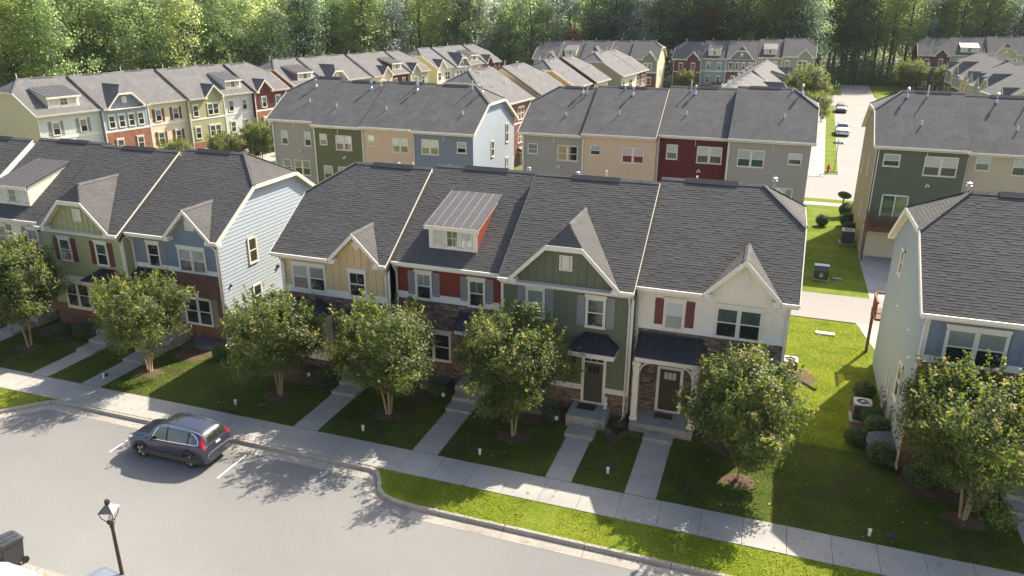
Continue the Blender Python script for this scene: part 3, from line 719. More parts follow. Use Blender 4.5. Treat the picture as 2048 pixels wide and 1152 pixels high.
# front walks and their steps
def walk(x0, x1, y1, name_label=None):
    p = structure(MB().box((x0, 25.46, -.1), (x1, y1, .008)).build('front_walk', MULCH)); n = max(2, round((y1-25.46)/1.25)); d = (y1-25.46)/n
    for i in range(n):
        me = MB().box((x0+.005, 25.46+i*d+.01, -.05), (x1-.005, 25.46+(i+1)*d-.01, .042)).mesh('slab'); me.materials.append(CONC); o = link('slab', me, CONC, p); o.location = (0, 0, random.uniform(-.005, .004))
def steps(label, blocks, group='concrete entrance steps'):
    x0, x1, y0, y1, z = blocks[0]; e = empty('entrance_steps', ((x0+x1)/2, y0, 0), 0, label, 'steps', group)
    for k, (a, b, c, d, z) in enumerate(blocks):
        m = MB().box((a-(x0+x1)/2, c-y0, -.1), (b-(x0+x1)/2, d-y0, z)); m.build('landing' if k == len(blocks)-1 else 'step', STEPC, e, bevel=.012)
    return e
for x0, x1, y1 in ((-41.3, -40.1, 28.6), (-34.95, -33.8, 28.3), (-31.6, -30.35, 28.2), (-19.15, -17.92, 28.75), (-13.2, -12.02, 29.1), (-7.25, -6.15, 28.75), (-4.0, -2.75, 29.55), (10.1, 11.3, 29)): walk(x0, x1, y1)
steps('pale concrete steps at the far left edge, leading to the white house', [(-41.35, -40.05, 28.6, 29.4, .18), (-41.35, -40.05, 29.4, 30.2, .36), (-41.6, -39.9, 30.2, 31.8, .55)])
steps('concrete steps up to the sage green house door', [(-35.0, -33.75, 28.3, 29.2, .18), (-35.0, -33.75, 29.2, 30.1, .36), (-35.4, -33.5, 30.1, 31.2, .55)])
steps('concrete steps up to the blue and red brick house', [(-31.65, -30.3, 28.2, 29.1, .18), (-31.65, -30.3, 29.1, 30.2, .36), (-33.1, -30.2, 30.2, 31.8, .55)])
steps('concrete steps between two trees leading to the tan house', [(-19.2, -17.87, 28.75, 29.5, .18), (-19.2, -17.87, 29.5, 30.1, .36), (-19.4, -17.6, 30.1, 31.2, .55)])
steps('concrete steps beside a tree leading to the dark red house', [(-13.25, -11.97, 29.1, 29.9, .18), (-13.25, -11.97, 29.9, 30.6, .36), (-13.4, -11.7, 30.6, 31.8, .6)])
steps('concrete stoop with a dark doormat before the dark green house door', [(-7.35, -6.05, 28.75, 29.7, .2), (-7.55, -5.75, 29.7, 31.18, .58)])
steps('wide concrete porch slab under the dark porch roof of the white house', [(-4.0, -2.72, 29.55, 30.25, .22), (-4.75, -1.95, 30.25, 31.78, .45)])
steps('concrete steps partly behind the tree at the right edge', [(10.05, 11.35, 29, 29.8, .2), (10.0, 11.6, 29.8, 31.1, .4)])
# planting beds and tree rings
def blob(name, cx, cy, rx, ry, z, mat, seed, n=28, par=None, h=.05):
    r = random.Random(seed); ph = [r.uniform(0, 6.28) for _ in range(4)]; m = MB(); ring = []
    for k in range(n):
        t = 2*math.pi*k/n; q = 1+.07*math.sin(3*t+ph[0])+.06*math.sin(5*t+ph[1])+.04*math.sin(9*t+ph[2]); ring.append((cx+rx*q*math.cos(t), cy+ry*q*math.sin(t)))
    m.v = [(cx, cy, z+h)]+[(cx+(x-cx)*.6, cy+(y-cy)*.6, z+h*.85) for x, y in ring]+[(x, y, z-.02) for x, y in ring]
    for k in range(n): k2 = (k+1) % n; m.f += [(0, 1+k, 1+k2), (1+k, 1+n+k, 1+n+k2, 1+k2)]
    return structure(m.build(name, mat, par, smooth=True))
TREES = [(-37.9, 27.9), (-29.35, 27.7), (-21.45, 27.75), (-15.6, 27.9), (-9.5, 28.05), (.17, 27.92), (8.3, 28.1)]
for i, (x, y) in enumerate(TREES): blob('mulch_bed', x, y-.1, .95 if i != 5 else .85, .6, .02, MULCH, i)
for i, (x0, x1, y0, y1) in enumerate([(-50, -41.7, 29.9, 31.9), (-39.8, -35.4, 29.5, 31.3), (-30, -27.4, 29.7, 31.9), (-23.6, -19.4, 29.4, 31.3), (-17.4, -13.5, 29.8, 31.9), (-11.7, -7.7, 29.5, 31.3), (-5.7, -4.8, 29.0, 31.3), (-1.8, 1.6, 29.9, 31.9), (6.2, 10, 29.2, 31.2)]):
    blob('mulch_bed', (x0+x1)/2, (y0+y1)/2, (x1-x0)/2*1.05, (y1-y0)/2*1.45, .03, MULCH, 50+i, h=.05)
blob('mulch_bed', 5.6, 34.4, 1.0, 3.6, .022, MULCH, 80, h=.03); blob('mulch_bed', 2.5, 38.6, 1.1, 1.2, .022, MULCH, 81, h=.03)
# parking bay lines
pk = structure(MB().box((-25.55, 21.2, RZ+.002), (-25.47, 23.0, RZ+.006)).build('parking_line', PAINTW))
structure(MB().box((-19.9, 21.15, RZ+.002), (-19.82, 23.0, RZ+.006)).build('parking_line', PAINTW))
# near edge of the lot: kerb and drive apron by the camera
structure(MB().box((-60, 14.0, RZ-.1), (-19.6, 14.42, .03)).build('near_kerb', CONCK, bevel=.015)); structure(MB().box((-60, 14.42, RZ-.1), (-19.6, 14.78, RZ+.012)).build('near_gutter', CONCK))
sheet('near_driveway', [(-60, 6), (-19.6, 6), (-19.6, 14.0), (-60, 14.0)], .01, CONC); sheet('near_lawn', [(-60, 6.5), (-22.6, 6.5), (-22.6, 13.9), (-60, 13.9)], .03, GRASS)
# alley, drives, cross street, far street
sheet('alley', [(-120, 47.3), (90, 47.3), (90, 52.1), (-120, 52.1)], .035, ROADL)
sheet('rear_lawn', [(1, 52.1), (7.2, 52.1), (7.2, 79.4), (-1, 79.4)], .02, GRASS)
for x0, x1 in ((7.1, 10.2), (13.4, 16.4), (-1.5, 1.5), (-7.5, -4.4), (-13.5, -10.5), (-19, -16), (-27.5, -24.5), (-33, -30)): sheet('driveway', [(x0, 52.1), (x1, 52.1), (x1, 62.3), (x0, 62.3)], .03 if x0 > -20 else .034, CONC)
for x0, x1 in ((6.9, 9.6), (-3.2, -.4), (-9.6, -6.8), (-15.3, -12.6)): sheet('driveway', [(x0, 42), (x1, 42), (x1+.4, 47.3), (x0-1.0 if x0 > 0 else x0, 47.3)], .036, CONC)
sheet('rear_sidewalk', [(-40, 77.6), (40, 78.6), (40, 80.0), (-40, 79.0)], .04, CONC); sheet('verge', [(-40, 79.0), (40, 80.0), (40, 81.6), (-40, 80.6)], .03, GRASS)
sheet('cross_street', [(-24, 80.6), (60, 82.0), (60, 95.5), (-24, 93.5)], .01, ROADL)
def strip(name, x0, x1, y0, y1, z, mat, k=.04): return sheet(name, [(x0+k*(y0-99), y0), (x1+k*(y0-99), y0), (x1+k*(y1-99), y1), (x0+k*(y1-99), y1)], z, mat)
strip('far_street', 7.4, 15.6, 93.6, 215, .014, ROADL); strip('far_sidewalk', 3.75, 5.95, 92.5, 166, .05, CONC); strip('far_verge', 5.95, 7.4, 96, 160, .05, GRASS)
strip('far_intersection', -1, 19, 166, 184, .018, ROADL); strip('far_lawn', -2, 9, 187, 214, .03, GRASS); strip('far_lawn', 15.8, 24, 165, 214, .03, GRASS)
strip('far_lawn', 1.0, 3.7, 94, 162, .02, GRASS)
for k in range(11): strip('far_front_walk', 1.2, 3.75, 97+k*3.1*1.9, 98.1+k*3.1*1.9, .055, CONC)
# streets in the hollow on the left
def diag(name, pts, mat, dz): m = MB(); m.poly([(x, y, -1.7-.03+dz) for x, y in pts]); return structure(m.build(name, mat))
diag('left_street', [(-66, 62), (-50, 62), (-42, 150), (-57, 150)], ROADL, .02); diag('left_sidewalk', [(-70.5, 62), (-68.6, 62), (-59.5, 150), (-61, 150)], CONC, .05)
for k in range(9): y = 64+k*7.2; x = -73+.18*(y-60); diag('left_driveway', [(x+.5, y), (x+6.5, y-1), (x+6.9, y+2.2), (x+1, y+3.2)], CONC, .035)

# ------------------------------------------------------------------ the four houses in front
G1 = 'townhouses facing the parking lot'
def fnum(H, u, z, v, txt, h=.13):
    c = bpy.data.curves.new('number', 'FONT'); c.body = txt; c.size = h*1.35; c.extrude = .006; o = bpy.data.objects.new('tmp', c); COL.objects.link(o)
    dg = bpy.context.evaluated_depsgraph_get(); me = bpy.data.meshes.new_from_object(o.evaluated_get(dg)); bpy.data.objects.remove(o)
    me.materials.clear(); me.materials.append(BLACK); k = link('house_number', me, BLACK, H.e); k.rotation_euler = (rad(90), 0, 0); k.location = (u, v, z)
def lantern(H, u, z, vo=0):
    m = MB(); m.box((u-.06, vo-.03, z+.02), (u+.06, vo, z+.22)); m.lathe([(.05, -.16), (.085, -.14), (.1, .12), (.13, .13), (.03, .22), (.02, .26)], 6, (u, vo-.16, z)); m.beam((u, vo, z+.17), (u, vo-.16, z+.22), .03, .03); H.e; m.build('wall_lantern', BLACK, H.e)
    MB().lathe([(.07, -.12), (.087, .1)], 6, (u, vo-.16, z)).build('lantern_glass', GLS, H.e)
# tan
X = -23.15; T = House('townhouse', 'tan board-and-batten house with small pointed gable over brown stone', (X, 31.2, 0), 0, 6.2, 10.4, 6.3, S_TAN, endL='c', gable=(4.45, 1.4, 1.0, None), rakeR=True, trim=CREAMT, group=G1)
T.gable_wall('batten', S_TAN, ('diamond', 4.45, 7.05)); T.region('batten', S_TAN, 0, 6.2, 4.5, 6.06); T.region('band', WHITE, 0, 6.2, 4.14, 4.5); T.region('stone', STONEB, 0, 6.2, -.2, 4.13)
T.window(.62, 2.6, 4.32, 5.7, n=2, top=GLB); T.window(3.87, 4.9, 4.3, 5.68, top=GLD, mull=True); T.corner(.06, -.2, 6.06); T.corner(6.14, -.2, 6.06); T.downspout(.2, .1, 6.0, -.1); T.downspout(6.0, .1, 6.0, -.1)
b = MB().box((.5, -.55, .75), (2.75, 0, 3.15)).build('bay', CREAMT, T.e); T.window(.62, 2.62, 1.5, 2.95, n=2, vo=-.55, top=GLD); T.canopy(.3, 2.95, 3.85, 3.35, .95, hip=.6, fas=.2)
for u in (.9, 1.62, 2.35): MB().box((u-.03, -.575, .78), (u+.03, -.55, 1.45)).build('panel_batten', CREAMT, b)
T.door(4.3, 5.2, .6, 2.62, DOORB, transom=True); T.canopy(3.8, 5.7, 3.95, 3.5, .9, hip=.45, fas=.2); T.endwall('L', S_TAN); T.finish_roof()
# dark red
X = -16.95; R = House('townhouse', 'dark red house with grey shutters and a metal-roofed shed dormer', (X, 31.8, 0), 0, 5.75, 10.4, 6.37, S_RED, trim=CREAMT, group=G1)
R.region('lap', S_RED, 0, 5.75, 4.72, 6.12); R.region('band', WHITE, 0, 5.75, 4.36, 4.72); R.region('stone', STONEB, 0, 5.75, -.2, 4.35)
for a in (1.07, 3.85):
    R.window(a, a+.9, 4.4 if a < 2 else 4.36, 5.82 if a < 2 else 5.78, mull=True, top=GLB if a < 2 else GLG); R.shutter(a-.4, a-.03, 4.42, 5.85, SH_GREY); R.shutter(a+.93, a+1.3, 4.42, 5.85, SH_GREY)
R.dormer(1.65, 4.13, .5, 6.93, 8.13, 3.6, 9.0, S_RED); R.corner(.06, 4.4, 6.1); R.corner(5.7, 4.4, 6.1); R.downspout(.1, .1, 6.0, -.1)
for i in range(5): R.e and MB().box((.5+i*1.15, -.3, 6.1), (.58+i*1.15, -.05, 6.17)).build('bracket', CREAMT, R.e)
R.window(1.0, 2.9, 1.2, 2.75, n=2, top=GLD); R.shutter(.6, .97, 1.2, 2.78, SH_GREY); R.shutter(2.93, 3.3, 1.2, 2.78, SH_GREY)
R.door(3.95, 4.85, .65, 2.67, DOORG, transom=True); R.canopy(3.45, 5.4, 4.05, 3.45, 1.0, hip=.02, fas=.2); R.finish_roof()
# green
X = -11.2; G = House('townhouse', 'dark green house with clipped gable and blue shutters, number 7007 over the door', (X, 31.2, 0), 0, 6.2, 10.4, 6.45, S_GREEN, gable=(3.03, 2.53, 1.0, 8.15), rakeR=True, rakeL=True, trim=CREAMT, group=G1)
G.gable_wall('batten', S_GREEN, ('rect', 3.05, 7.3)); G.region('band', CREAMT, 0, 6.2, 6.0, 6.2); G.region('lap', S_GREEN, 0, 6.2, 1.46, 6.0); G.region('band', CREAMT, 0, 6.2, 1.2, 1.46); G.region('stone', STONE, 0, 6.2, -.2, 1.19)
for a, zz in ((1.2, 4.5), (4.03, 4.4)):
    G.window(a, a+.92, zz, zz+1.45, top=GLB if a < 2 else GLG); G.shutter(a-.4, a-.03, zz+.02, zz+1.5, SH_BLUE); G.shutter(a+.95, a+1.32, zz+.02, zz+1.5, SH_BLUE)
G.door(4.1, 4.98, .66, 2.66, DOORG, transom=True); G.canopy(3.5, 5.65, 4.1, 3.62, 1.1, hip=.55, fas=.24); fnum(G, 4.05, 3.42, -1.085, '7007'); lantern(G, 3.62, 2.75); G.corner(.06, -.2, 6.0); G.corner(6.14, -.2, 6.0); G.downspout(6.02, .1, 6.0, -.1); G.window(.95, 2.75, 1.6, 3.1, n=2, top=GLD); G.finish_roof()
# white
X = -5.0; Wh = House('townhouse', 'white shake-sided house with red shutters, stone base and dark porch roof', (X, 31.8, 0), 0, 6.45, 10.4, 6.57, S_WHITE, endR='c', gable=(4.45, 1.58, 1.04, None), trim=CREAMT, group=G1)
Wh.gable_wall('shake', S_WHITE, ('tri', 4.45, 7.25)); Wh.region('shake', S_WHITE, 0, 6.45, 4.8, 6.32); Wh.region('band', WHITE, 0, 6.45, 4.46, 4.8); Wh.region('stone', STONE, 0, 6.45, -.2, 4.45)
Wh.window(1.22, 2.15, 4.55, 5.95, top=GLS, bot=GLB); Wh.shutter(.82, 1.2, 4.55, 5.98, SH_RED); Wh.shutter(2.17, 2.55, 4.55, 5.98, SH_RED); Wh.window(3.42, 5.4, 4.5, 5.95, n=2, top=GLG); Wh.corner(.06, -.2, 6.3); Wh.corner(6.39, -.2, 6.3)
Wh.door(1.28, 2.2, .52, 2.6, DOORB); Wh.canopy(.25, 3.05, 4.28, 3.62, 1.35, hip=.02, fas=.22, seam=.4); Wh.downspout(.12, .1, 6.1, -.1); Wh.window(3.7, 5.5, 1.3, 2.85, n=2, top=GLD); Wh.downspout(6.36, .1, 6.1, -.1)
for u in (.38, 2.93):
    c = MB(); c.box((u-.13, -1.3, .62), (u+.13, -1.04, 3.2)); c.box((u-.17, -1.34, .46), (u+.17, -1.0, .62)); c.box((u-.18, -1.35, 3.2), (u+.18, -.99, 3.34)); c.build('porch_column', CREAMT, Wh.e)
    sd = 1 if u < 1 else -1; MB().tube([(u+sd*.13, -1.17, 2.85), (u+sd*.2, -1.17, 3.08), (u+sd*.36, -1.17, 3.25), (u+sd*.55, -1.17, 3.32)], .045, 6).build('porch_bracket', CREAMT, Wh.e)
Wh.finish_roof()
# ------------------------------------------------------------------ left building
G2 = 'townhouses of the left front row'
B = House('townhouse', 'blue shake and red brick end house with light blue side wall', (-33.35, 31.8, 0), 0, 5.85, 10.4, 6.2, S_LBLUE, endR='c', gable=(4.15, 1.53, 1.03, None), trim=CREAMT, group=G2)
B.gable_wall('shake', S_BLUE, ('rect', 4.15, 6.9)); B.region('shake', S_BLUE, 0, 5.85, 4.36, 5.96); B.region('band', WHITE, 0, 5.85, 4.1, 4.36); B.region('brick', BRICKR, 0, 5.85, -.2, 4.1)
B.window(1.0, 1.9, 4.18, 5.6, top=GLD); B.shutter(.6, .97, 4.18, 5.62, SH_GREY); B.shutter(1.93, 2.3, 4.18, 5.62, SH_GREY); B.window(3.12, 4.95, 4.15, 5.55, n=2, top=GLB)
B.window(3.1, 4.95, 1.08, 2.7, n=2, vo=-.05, head=0, top=GLD); B.shutter(2.72, 3.07, 1.08, 2.7, SH_GREY, -.05); B.shutter(4.98, 5.35, 1.08, 2.7, SH_GREY, -.05); MB().prism([(3.95, -.1, 2.72), (4.1, -.1, 2.72), (4.16, -.1, 2.98), (3.89, -.1, 2.98)], (0, .05, 0)).build('keystone', WHITE, B.e)
B.canopy(.15, 2.6, 3.98, 3.4, 1.25, hip=.02, fas=.2); B.door(1.1, 2.0, .6, 2.6, DOORB, vo=-.05); B.corner(5.8, -.2, 5.96); B.corner(.06, -.2, 5.96); B.downspout(5.75, .1, 5.9, -.12); B.downspout(.1, .1, 5.9, -.12); B.endwall('R', S_LBLUE, boards=True, e=.21)
B.window(2.33, 3.12, 4.1, 5.6, side='R', head=0, top=GLD); B.window(2.33, 3.12, 1.4, 2.8, side='R', head=0, top=GLD); MB().box((5.86, 4.75, 3.1), (5.98, 4.9, 3.3)).build('vent_hood', DARKG, B.e); MB().box((5.86, .5, 3.35), (5.95, .6, 3.5)).build('vent_hood', DARKG, B.e); B.finish_roof()
L = House('townhouse', 'sage green house with clipped gable and dull red shutters', (-39.2, 31.2, 0), 0, 5.85, 10.4, 6.15, S_LGREEN, gable=(2.85, 2.42, 1.0, 7.75), rakeR=True, rakeL=True, trim=CREAMT, group=G2)
L.gable_wall('batten', S_LGREEN, ('rect', 2.87, 6.9)); L.region('band', CREAMT, 0, 5.85, 5.72, 5.92); L.region('lap', S_LGREEN, 0, 5.85, 1.4, 5.72); L.region('brick', BRICKR, 0, 5.85, -.2, 1.4)
for a in (1.08, 3.75): L.window(a, a+.88, 4.08, 5.45, top=GLG); L.shutter(a-.38, a-.03, 4.08, 5.48, SH_RED); L.shutter(a+.91, a+1.26, 4.08, 5.48, SH_RED)
MB().box((1.4, -.5, 1.35), (3.4, 0, 3.2)).build('bay', CREAMT, L.e); L.window(1.5, 3.3, 1.5, 3.05, n=2, vo=-.5, top=GLD); L.canopy(3.3, 5.6, 3.85, 3.4, 1.0, hip=.6, fas=.22); L.door(4.0, 4.9, .6, 2.6, DOORB, transom=True); L.downspout(5.7, .1, 5.8, -.1); L.corner(5.78, -.2, 5.7); L.finish_roof()
WL = House('townhouse', 'white house at the left edge with metal-roofed dormer and blue shutters', (-44.9, 31.8, 0), 0, 5.7, 10.4, 6.15, S_WHITE, trim=CREAMT, group=G2)
WL.region('lap', S_WHITE, 0, 5.7, 3.9, 5.9); WL.region('brick', BRICKR, 0, 5.7, -.2, 3.9); WL.dormer(1.35, 3.8, .5, 6.72, 7.9, 3.6, 8.76, S_WHITE)
for a in (1.2, 3.7): WL.window(a, a+.9, 4.2, 5.55, top=GLD, mull=True); WL.shutter(a-.38, a-.03, 4.2, 5.6, SH_BLUE); WL.shutter(a+.93, a+1.28, 4.2, 5.6, SH_BLUE)
WL.window(1.2, 3.1, 1.2, 2.8, n=2, vo=-.05); WL.finish_roof()
L4 = House('townhouse', 'leftmost front row roof, cut off by the photo edge', (-50.7, 31.2, 0), 0, 5.8, 10.4, 6.15, S_GREY, rakeR='wide', trim=WHITE, group=G2); L4.region('lap', S_GREY, 0, 5.8, -.2, 5.9); L4.finish_roof()
# ------------------------------------------------------------------ right building
RH = House('townhouse', 'blue-grey house with red brick base at the right edge', (6.35, 31.1, 0), 0, 6.2, 10.4, 7.1, S_PGREY, endL='c', trim=CREAMT, group='townhouses of the right front building')
RH.region('batten', S_BLUE, 0, 6.2, 5.2, 6.85); RH.region('band', WHITE, 0, 6.2, 4.93, 5.22); RH.region('brick', BRICKR, 0, 6.2, -.2, 4.93); RH.window(.75, 2.9, 4.95, 6.5, n=2, top=GLB); RH.corner(.07, 4.93, 6.85, wd=.16); RH.endwall('L', S_PGREY)
RH.window(.9, 2.8, 1.6, 3.2, n=2, vo=-.05); RH.canopy(.7, 3.1, 4.5, 3.9, 1.0, hip=.6, fas=.2); RH.window(2.2, 3.1, 1.85, 3.6, side='L', head=0, top=GLG); RH.window(6.9, 7.7, 6.1, 7.4, side='L', head=0, top=GLD); RH.downspout(-.02, .1, 6.8, -.08); RH.finish_roof()
for v, z in ((6.1, 5.0), (2.6, 5.2), (1.5, 4.4)): MB().prism([(0, v, z), (-.1, v, z-.08), (0, v, z-.08)], (0, .13, 0)).build('vent_hood', GUT, RH.e)
for v, z, h in ((4.3, .4, .5), (4.8, .5, .45), (5.2, .5, .45), (5.6, .45, .5), (2.6, .3, 1.0)): MB().box((-.18, v, z), (-.01, v+.28, z+h)).build('meter_box', M('meter_grey', (.3, .31, .3), .5, .1, 4), RH.e)
for v in (4.45, 5.3): MB().tube([(-.06, v, .1), (-.06, v, 2.0)], .03, 6).build('conduit', GUT, RH.e)
RH2 = House('townhouse', 'unseen green house added beyond the right edge to complete the shadow', (12.55, 31.5, 0), 0, 6.0, 10.4, 7.1, S_GREEN, group='townhouses of the right front building'); RH2.region('lap', S_GREEN, 0, 6, -.2, 6.8); RH2.finish_roof()  # unseen unit added past the frame edge to complete the building's shadow
# rear timber deck of the right house: post and beam corner in view
WOOD = M('deck_timber', (.17, .075, .035), .8, .2, 3, .2)
dk = empty('rear_deck', (6.1, 41.4, 0), 0, 'brown timber deck behind the right front house', 'deck')
for x in (.05, 2.8): MB().box((x-.07, 1.6, -.05), (x+.07, 1.75, 3.5)).build('post', WOOD, dk)
MB().box((-.05, .1, 2.5), (3, 1.85, 2.62)).build('floor', WOOD, dk); MB().box((-.06, 1.55, 2.25), (3, 1.62, 2.5)).build('beam', WOOD, dk); MB().box((-.06, .1, 3.45), (.04, 1.85, 3.55)).build('rail', WOOD, dk); MB().box((-.06, 1.75, 3.45), (3, 1.85, 3.55)).build('rail', WOOD, dk)
for i in range(9): MB().box((-.03, .2+i*.18, 2.62), (.01, .24+i*.18, 3.45)).build('baluster', WOOD, dk)
for H, pts in ((T, ((3.2, 7.2, 'f'), (4.2, 7.0, 'p'))), (R, ((4.6, 7, 'f'),)), (G, ((1.7, 7, 'f'), (3.3, 6.6, 'p'))), (Wh, ((5.2, 6.6, 'f'), (1.5, 7, 'p'))), (B, ((2.9, 7, 'f'),)), (RH, ((1.9, 6.6, 'f'),))):
    for u, v, k in pts: H.pipe(u, v, 1.0 if k == 'p' else .75, 'pipe' if k == 'p' else 'flue')

# ------------------------------------------------------------------ rows across the alley (their rear sides face the camera)
G3 = 'townhouses backing onto the alley'
def rearhouse(label, x0, x1, y, ze, mat, wins, slope=.58, endL='p', endR='p', end=None, rakeR=None, low=True, vents=(), group=G3, glass=None):
    w = x1-x0; H = House('townhouse', label, (x0, y, 0), 0, w, 10.4, ze, end or mat, slope=slope, endL=endL, endR=endR, detail=False, group=group, rakeR=rakeR, trim=CREAMT)
    H.region('lap', mat, 0, w, -.2, ze-.25)
    gl = glass or [GLS, GLS, GLS, GLB]
    for i, (a, b, z0, z1, n) in enumerate(wins): H.window(a-x0, b-x0, z0, z1, n=n, head=0, cas=.05, top=gl[i % len(gl)], bot=GLD if i % 3 else GLG, mid=.47)
    if low:
        for a, b, n in ((.8, 1.7, 1), (w-2.6, w-.9, 2)): H.window(a, b, ze-5.0, ze-3.6, n=n, head=0, cas=.05, top=GLB)
    H.corner(.05, -.2, ze-.25, wd=.1); H.downspout(.12, .1, ze-.1, -.08)
    MB().box((w*.55-.02, -.42, ze-.75), (w*.55+.01, -.4, ze-.3)).build('gutter_strap', GUT, H.e)
    for sd in (-1, 1): MB().tube([(w*.62, -.02, ze-4.15+1.5), (w*.62+.09*sd, -.16, ze-4.25+1.5), (w*.62+.1*sd, -.2, ze-4.36+1.5)], [.03, .05, .07], 7).build('floodlight', GUT, H.e)
    for u, v, k in vents: H.pipe(u, v, {'p': .3, 'P': .8, 'f': .4}[k], 'flue' if k == 'f' else 'pipe')
    return H
V1 = ((1.2, 4.2, 'f'), (2.0, 4.6, 'P'), (2.6, 1.7, 'p'))
h = rearhouse('narrow grey rear house at the left end of the alley row', -43.2, -38.6, 59.0, 8.4, S_GREY, [(-42.3, -41.6, 6.1, 7.4, 1), (-39.9, -39.2, 6.1, 7.4, 1)], endL='c', vents=((2.4, 3.9, 'f'), (2.9, 1.9, 'p')))
h = rearhouse('olive green rear house between the grey and the peach one', -38.6, -33.75, 58.5, 8.2, S_OLIVE, [(-38.0, -37.25, 6.4, 7.4, 1), (-36.4, -34.8, 6.05, 7.35, 2)], vents=((3.6, 4.3, 'f'), (4.4, 4.7, 'p'), (1.4, 1.8, 'p')))
h = rearhouse('peach rear house left of the slate blue end house', -33.75, -28.95, 58.4, 8.3, S_PEACH, [(-33.2, -32.5, 6.6, 7.6, 1), (-30.85, -29.3, 6.2, 7.5, 2)], vents=((3.4, 4.2, 'f'), (3.2, 4.8, 'P'), (1.6, 1.7, 'p')))
h = rearhouse('slate blue rear house with pale clapboard gable end', -28.95, -23.5, 58.5, 8.2, S_SLATE, [(-28.15, -26.55, 6.2, 7.5, 2), (-24.9, -24.05, 6.5, 7.45, 1)], endR='c', end=S_LBLUE, vents=((4.6, 4.4, 'f'), (3.6, 4.7, 'P'), (3.9, 1.7, 'p')))
h.endwall('R', S_LBLUE, e=.24); h.window(4.2, 4.9, 5.5, 6.9, side='R', head=0, cas=.06); h.window(8.0, 8.7, 6.2, 7.9, side='R', head=0, cas=.06); h.window(8.0, 8.7, 3.0, 4.8, side='R', head=0, cas=.06)
h = rearhouse('warm grey rear house left of the peach house in the middle alley row', -20.2, -15.0, 61.5, 8.15, S_GREY, [(-19.7, -18.8, 6.3, 7.2, 1), (-17.1, -15.35, 5.9, 7.2, 2)], endL='c', vents=((4.0, 4.5, 'f'), (4.4, 4.4, 'P'), (3.3, 1.7, 'p')), glass=[GLG, GLD, GLG, GLS])
h = rearhouse('peach rear house next to the dark red one, rows of wavy window reflections', -15.0, -8.95, 61.4, 8.34, S_PEACH, [(-14.3, -13.4, 6.55, 7.4, 1), (-11.65, -9.85, 6.1, 7.4, 2)], rakeR=S_PEACH, vents=((3.2, 4.3, 'f'), (2.4, 4.9, 'p'), (2.6, 1.9, 'p')))
h = rearhouse('dark red rear house in the middle alley row', -8.95, -3.45, 62.1, 8.48, S_DKRED, [(-8.2, -7.3, 6.5, 7.7, 1), (-5.8, -3.85, 6.35, 7.7, 2)], vents=((2.2, 4.4, 'f'), (1.8, 4.7, 'P'), (1.9, 1.9, 'p')))
h = rearhouse('pale grey rear house at the street corner end of the middle row', -3.45, 2.6, 61.5, 8.6, S_GREY, [(-2.65, -.65, 6.4, 7.75, 2), (1.05, 2.05, 6.8, 7.7, 1)], endR='c', slope=.6, vents=((5.0, 4.7, 'f'), (4.3, 4.9, 'p'), (3.9, 2.0, 'p')), glass=[GLS, GLS, GLG])
h = rearhouse('forest green rear house with timber deck above a garage door', 7.2, 13.2, 62.3, 8.55, S_FOREST, [(7.7, 8.85, 7.0, 7.95, 1), (10.45, 12.65, 6.5, 7.95, 2)], slope=.62, endL='c', end=S_KHAKIG, low=False, vents=((2.0, 4.6, 'f'), (3.4, 4.7, 'P'), (2.9, 1.8, 'p')), group='townhouses of the right alley row')
h.endwall('L', S_KHAKIG); h.region('brick', BRICKR, 0, 6.0, -.2, 2.6); h.corner(.06, -.2, 8.3, wd=.2); h.window(3.2, 3.9, 5.6, 7.2, side='L', head=0, cas=.06); h.window(7.5, 8.2, 5.0, 6.6, side='L', head=0, cas=.06); h.window(3.4, 4.0, 2.2, 3.6, side='L', head=0, cas=.06)
sd = MB(); sd.box((.85, -.06, 3.1), (.95, 0, 4.9)); sd.box((2.6, -.06, 3.1), (2.7, 0, 4.9)); sd.box((.85, -.06, 4.82), (2.7, 0, 4.92)); sd.box((1.74, -.05, 3.1), (1.82, 0, 4.85)); s_ = sd.build('sliding_door', WHITE, h.e)
for a, b, gm in ((.95, 1.74, GLG), (1.82, 2.6, M_glass('pane_pale_green', (.2, .24, .14)))): MB().box((a, -.03, 3.15), (b, -.005, 4.82)).build('pane', gm, s_)
gd = MB().box((.3, -.09, .0), (2.75, -.045, 1.85)).build('garage_door', S_CREAM, h.e)
for r in range(4):
    for c in range(4): MB().box((.36+c*.6, -.105, .05+r*.45), (.9+c*.6, -.085, .42+r*.45)).build('panel', S_CREAM, gd)
MB().box((.18, -.08, -.1), (.3, -.045, 1.97)).build('garage_trim', CREAMT, h.e); MB().box((.18, -.08, 1.86), (2.9, -.045, 1.97)).build('garage_trim', CREAMT, h.e)
d2 = empty('timber_deck', (7.15, 60.8, 0), 0, 'brown timber balcony deck above the cream garage door', 'deck')
MB().box((0, 0, 2.55), (5, 1.48, 2.7)).build('floor', WOOD, d2); MB().box((-.02, -.04, 2.35), (5, .02, 2.72)).build('fascia', WOOD, d2); MB().box((0, 0, 3.5), (5, .12, 3.58)).build('rail', WOOD, d2); MB().box((0, 0, 3.5), (.12, 1.48, 3.58)).build('rail', WOOD, d2)
bl = MB().box((0, 0, 0), (.045, .045, .85)).mesh('baluster'); bl.materials.append(WOOD)
for i in range(36): o = link('baluster', bl, None, d2); o.location = (.05+i*.138, .03, 2.68)
for i in range(9): o = link('baluster', bl, None, d2); o.location = (.03, .15+i*.15, 2.68)
for x in (.06, 4.9): MB().box((x-.06, 0, 0), (x+.06, .12, 3.6)).build('post', WOOD, d2)
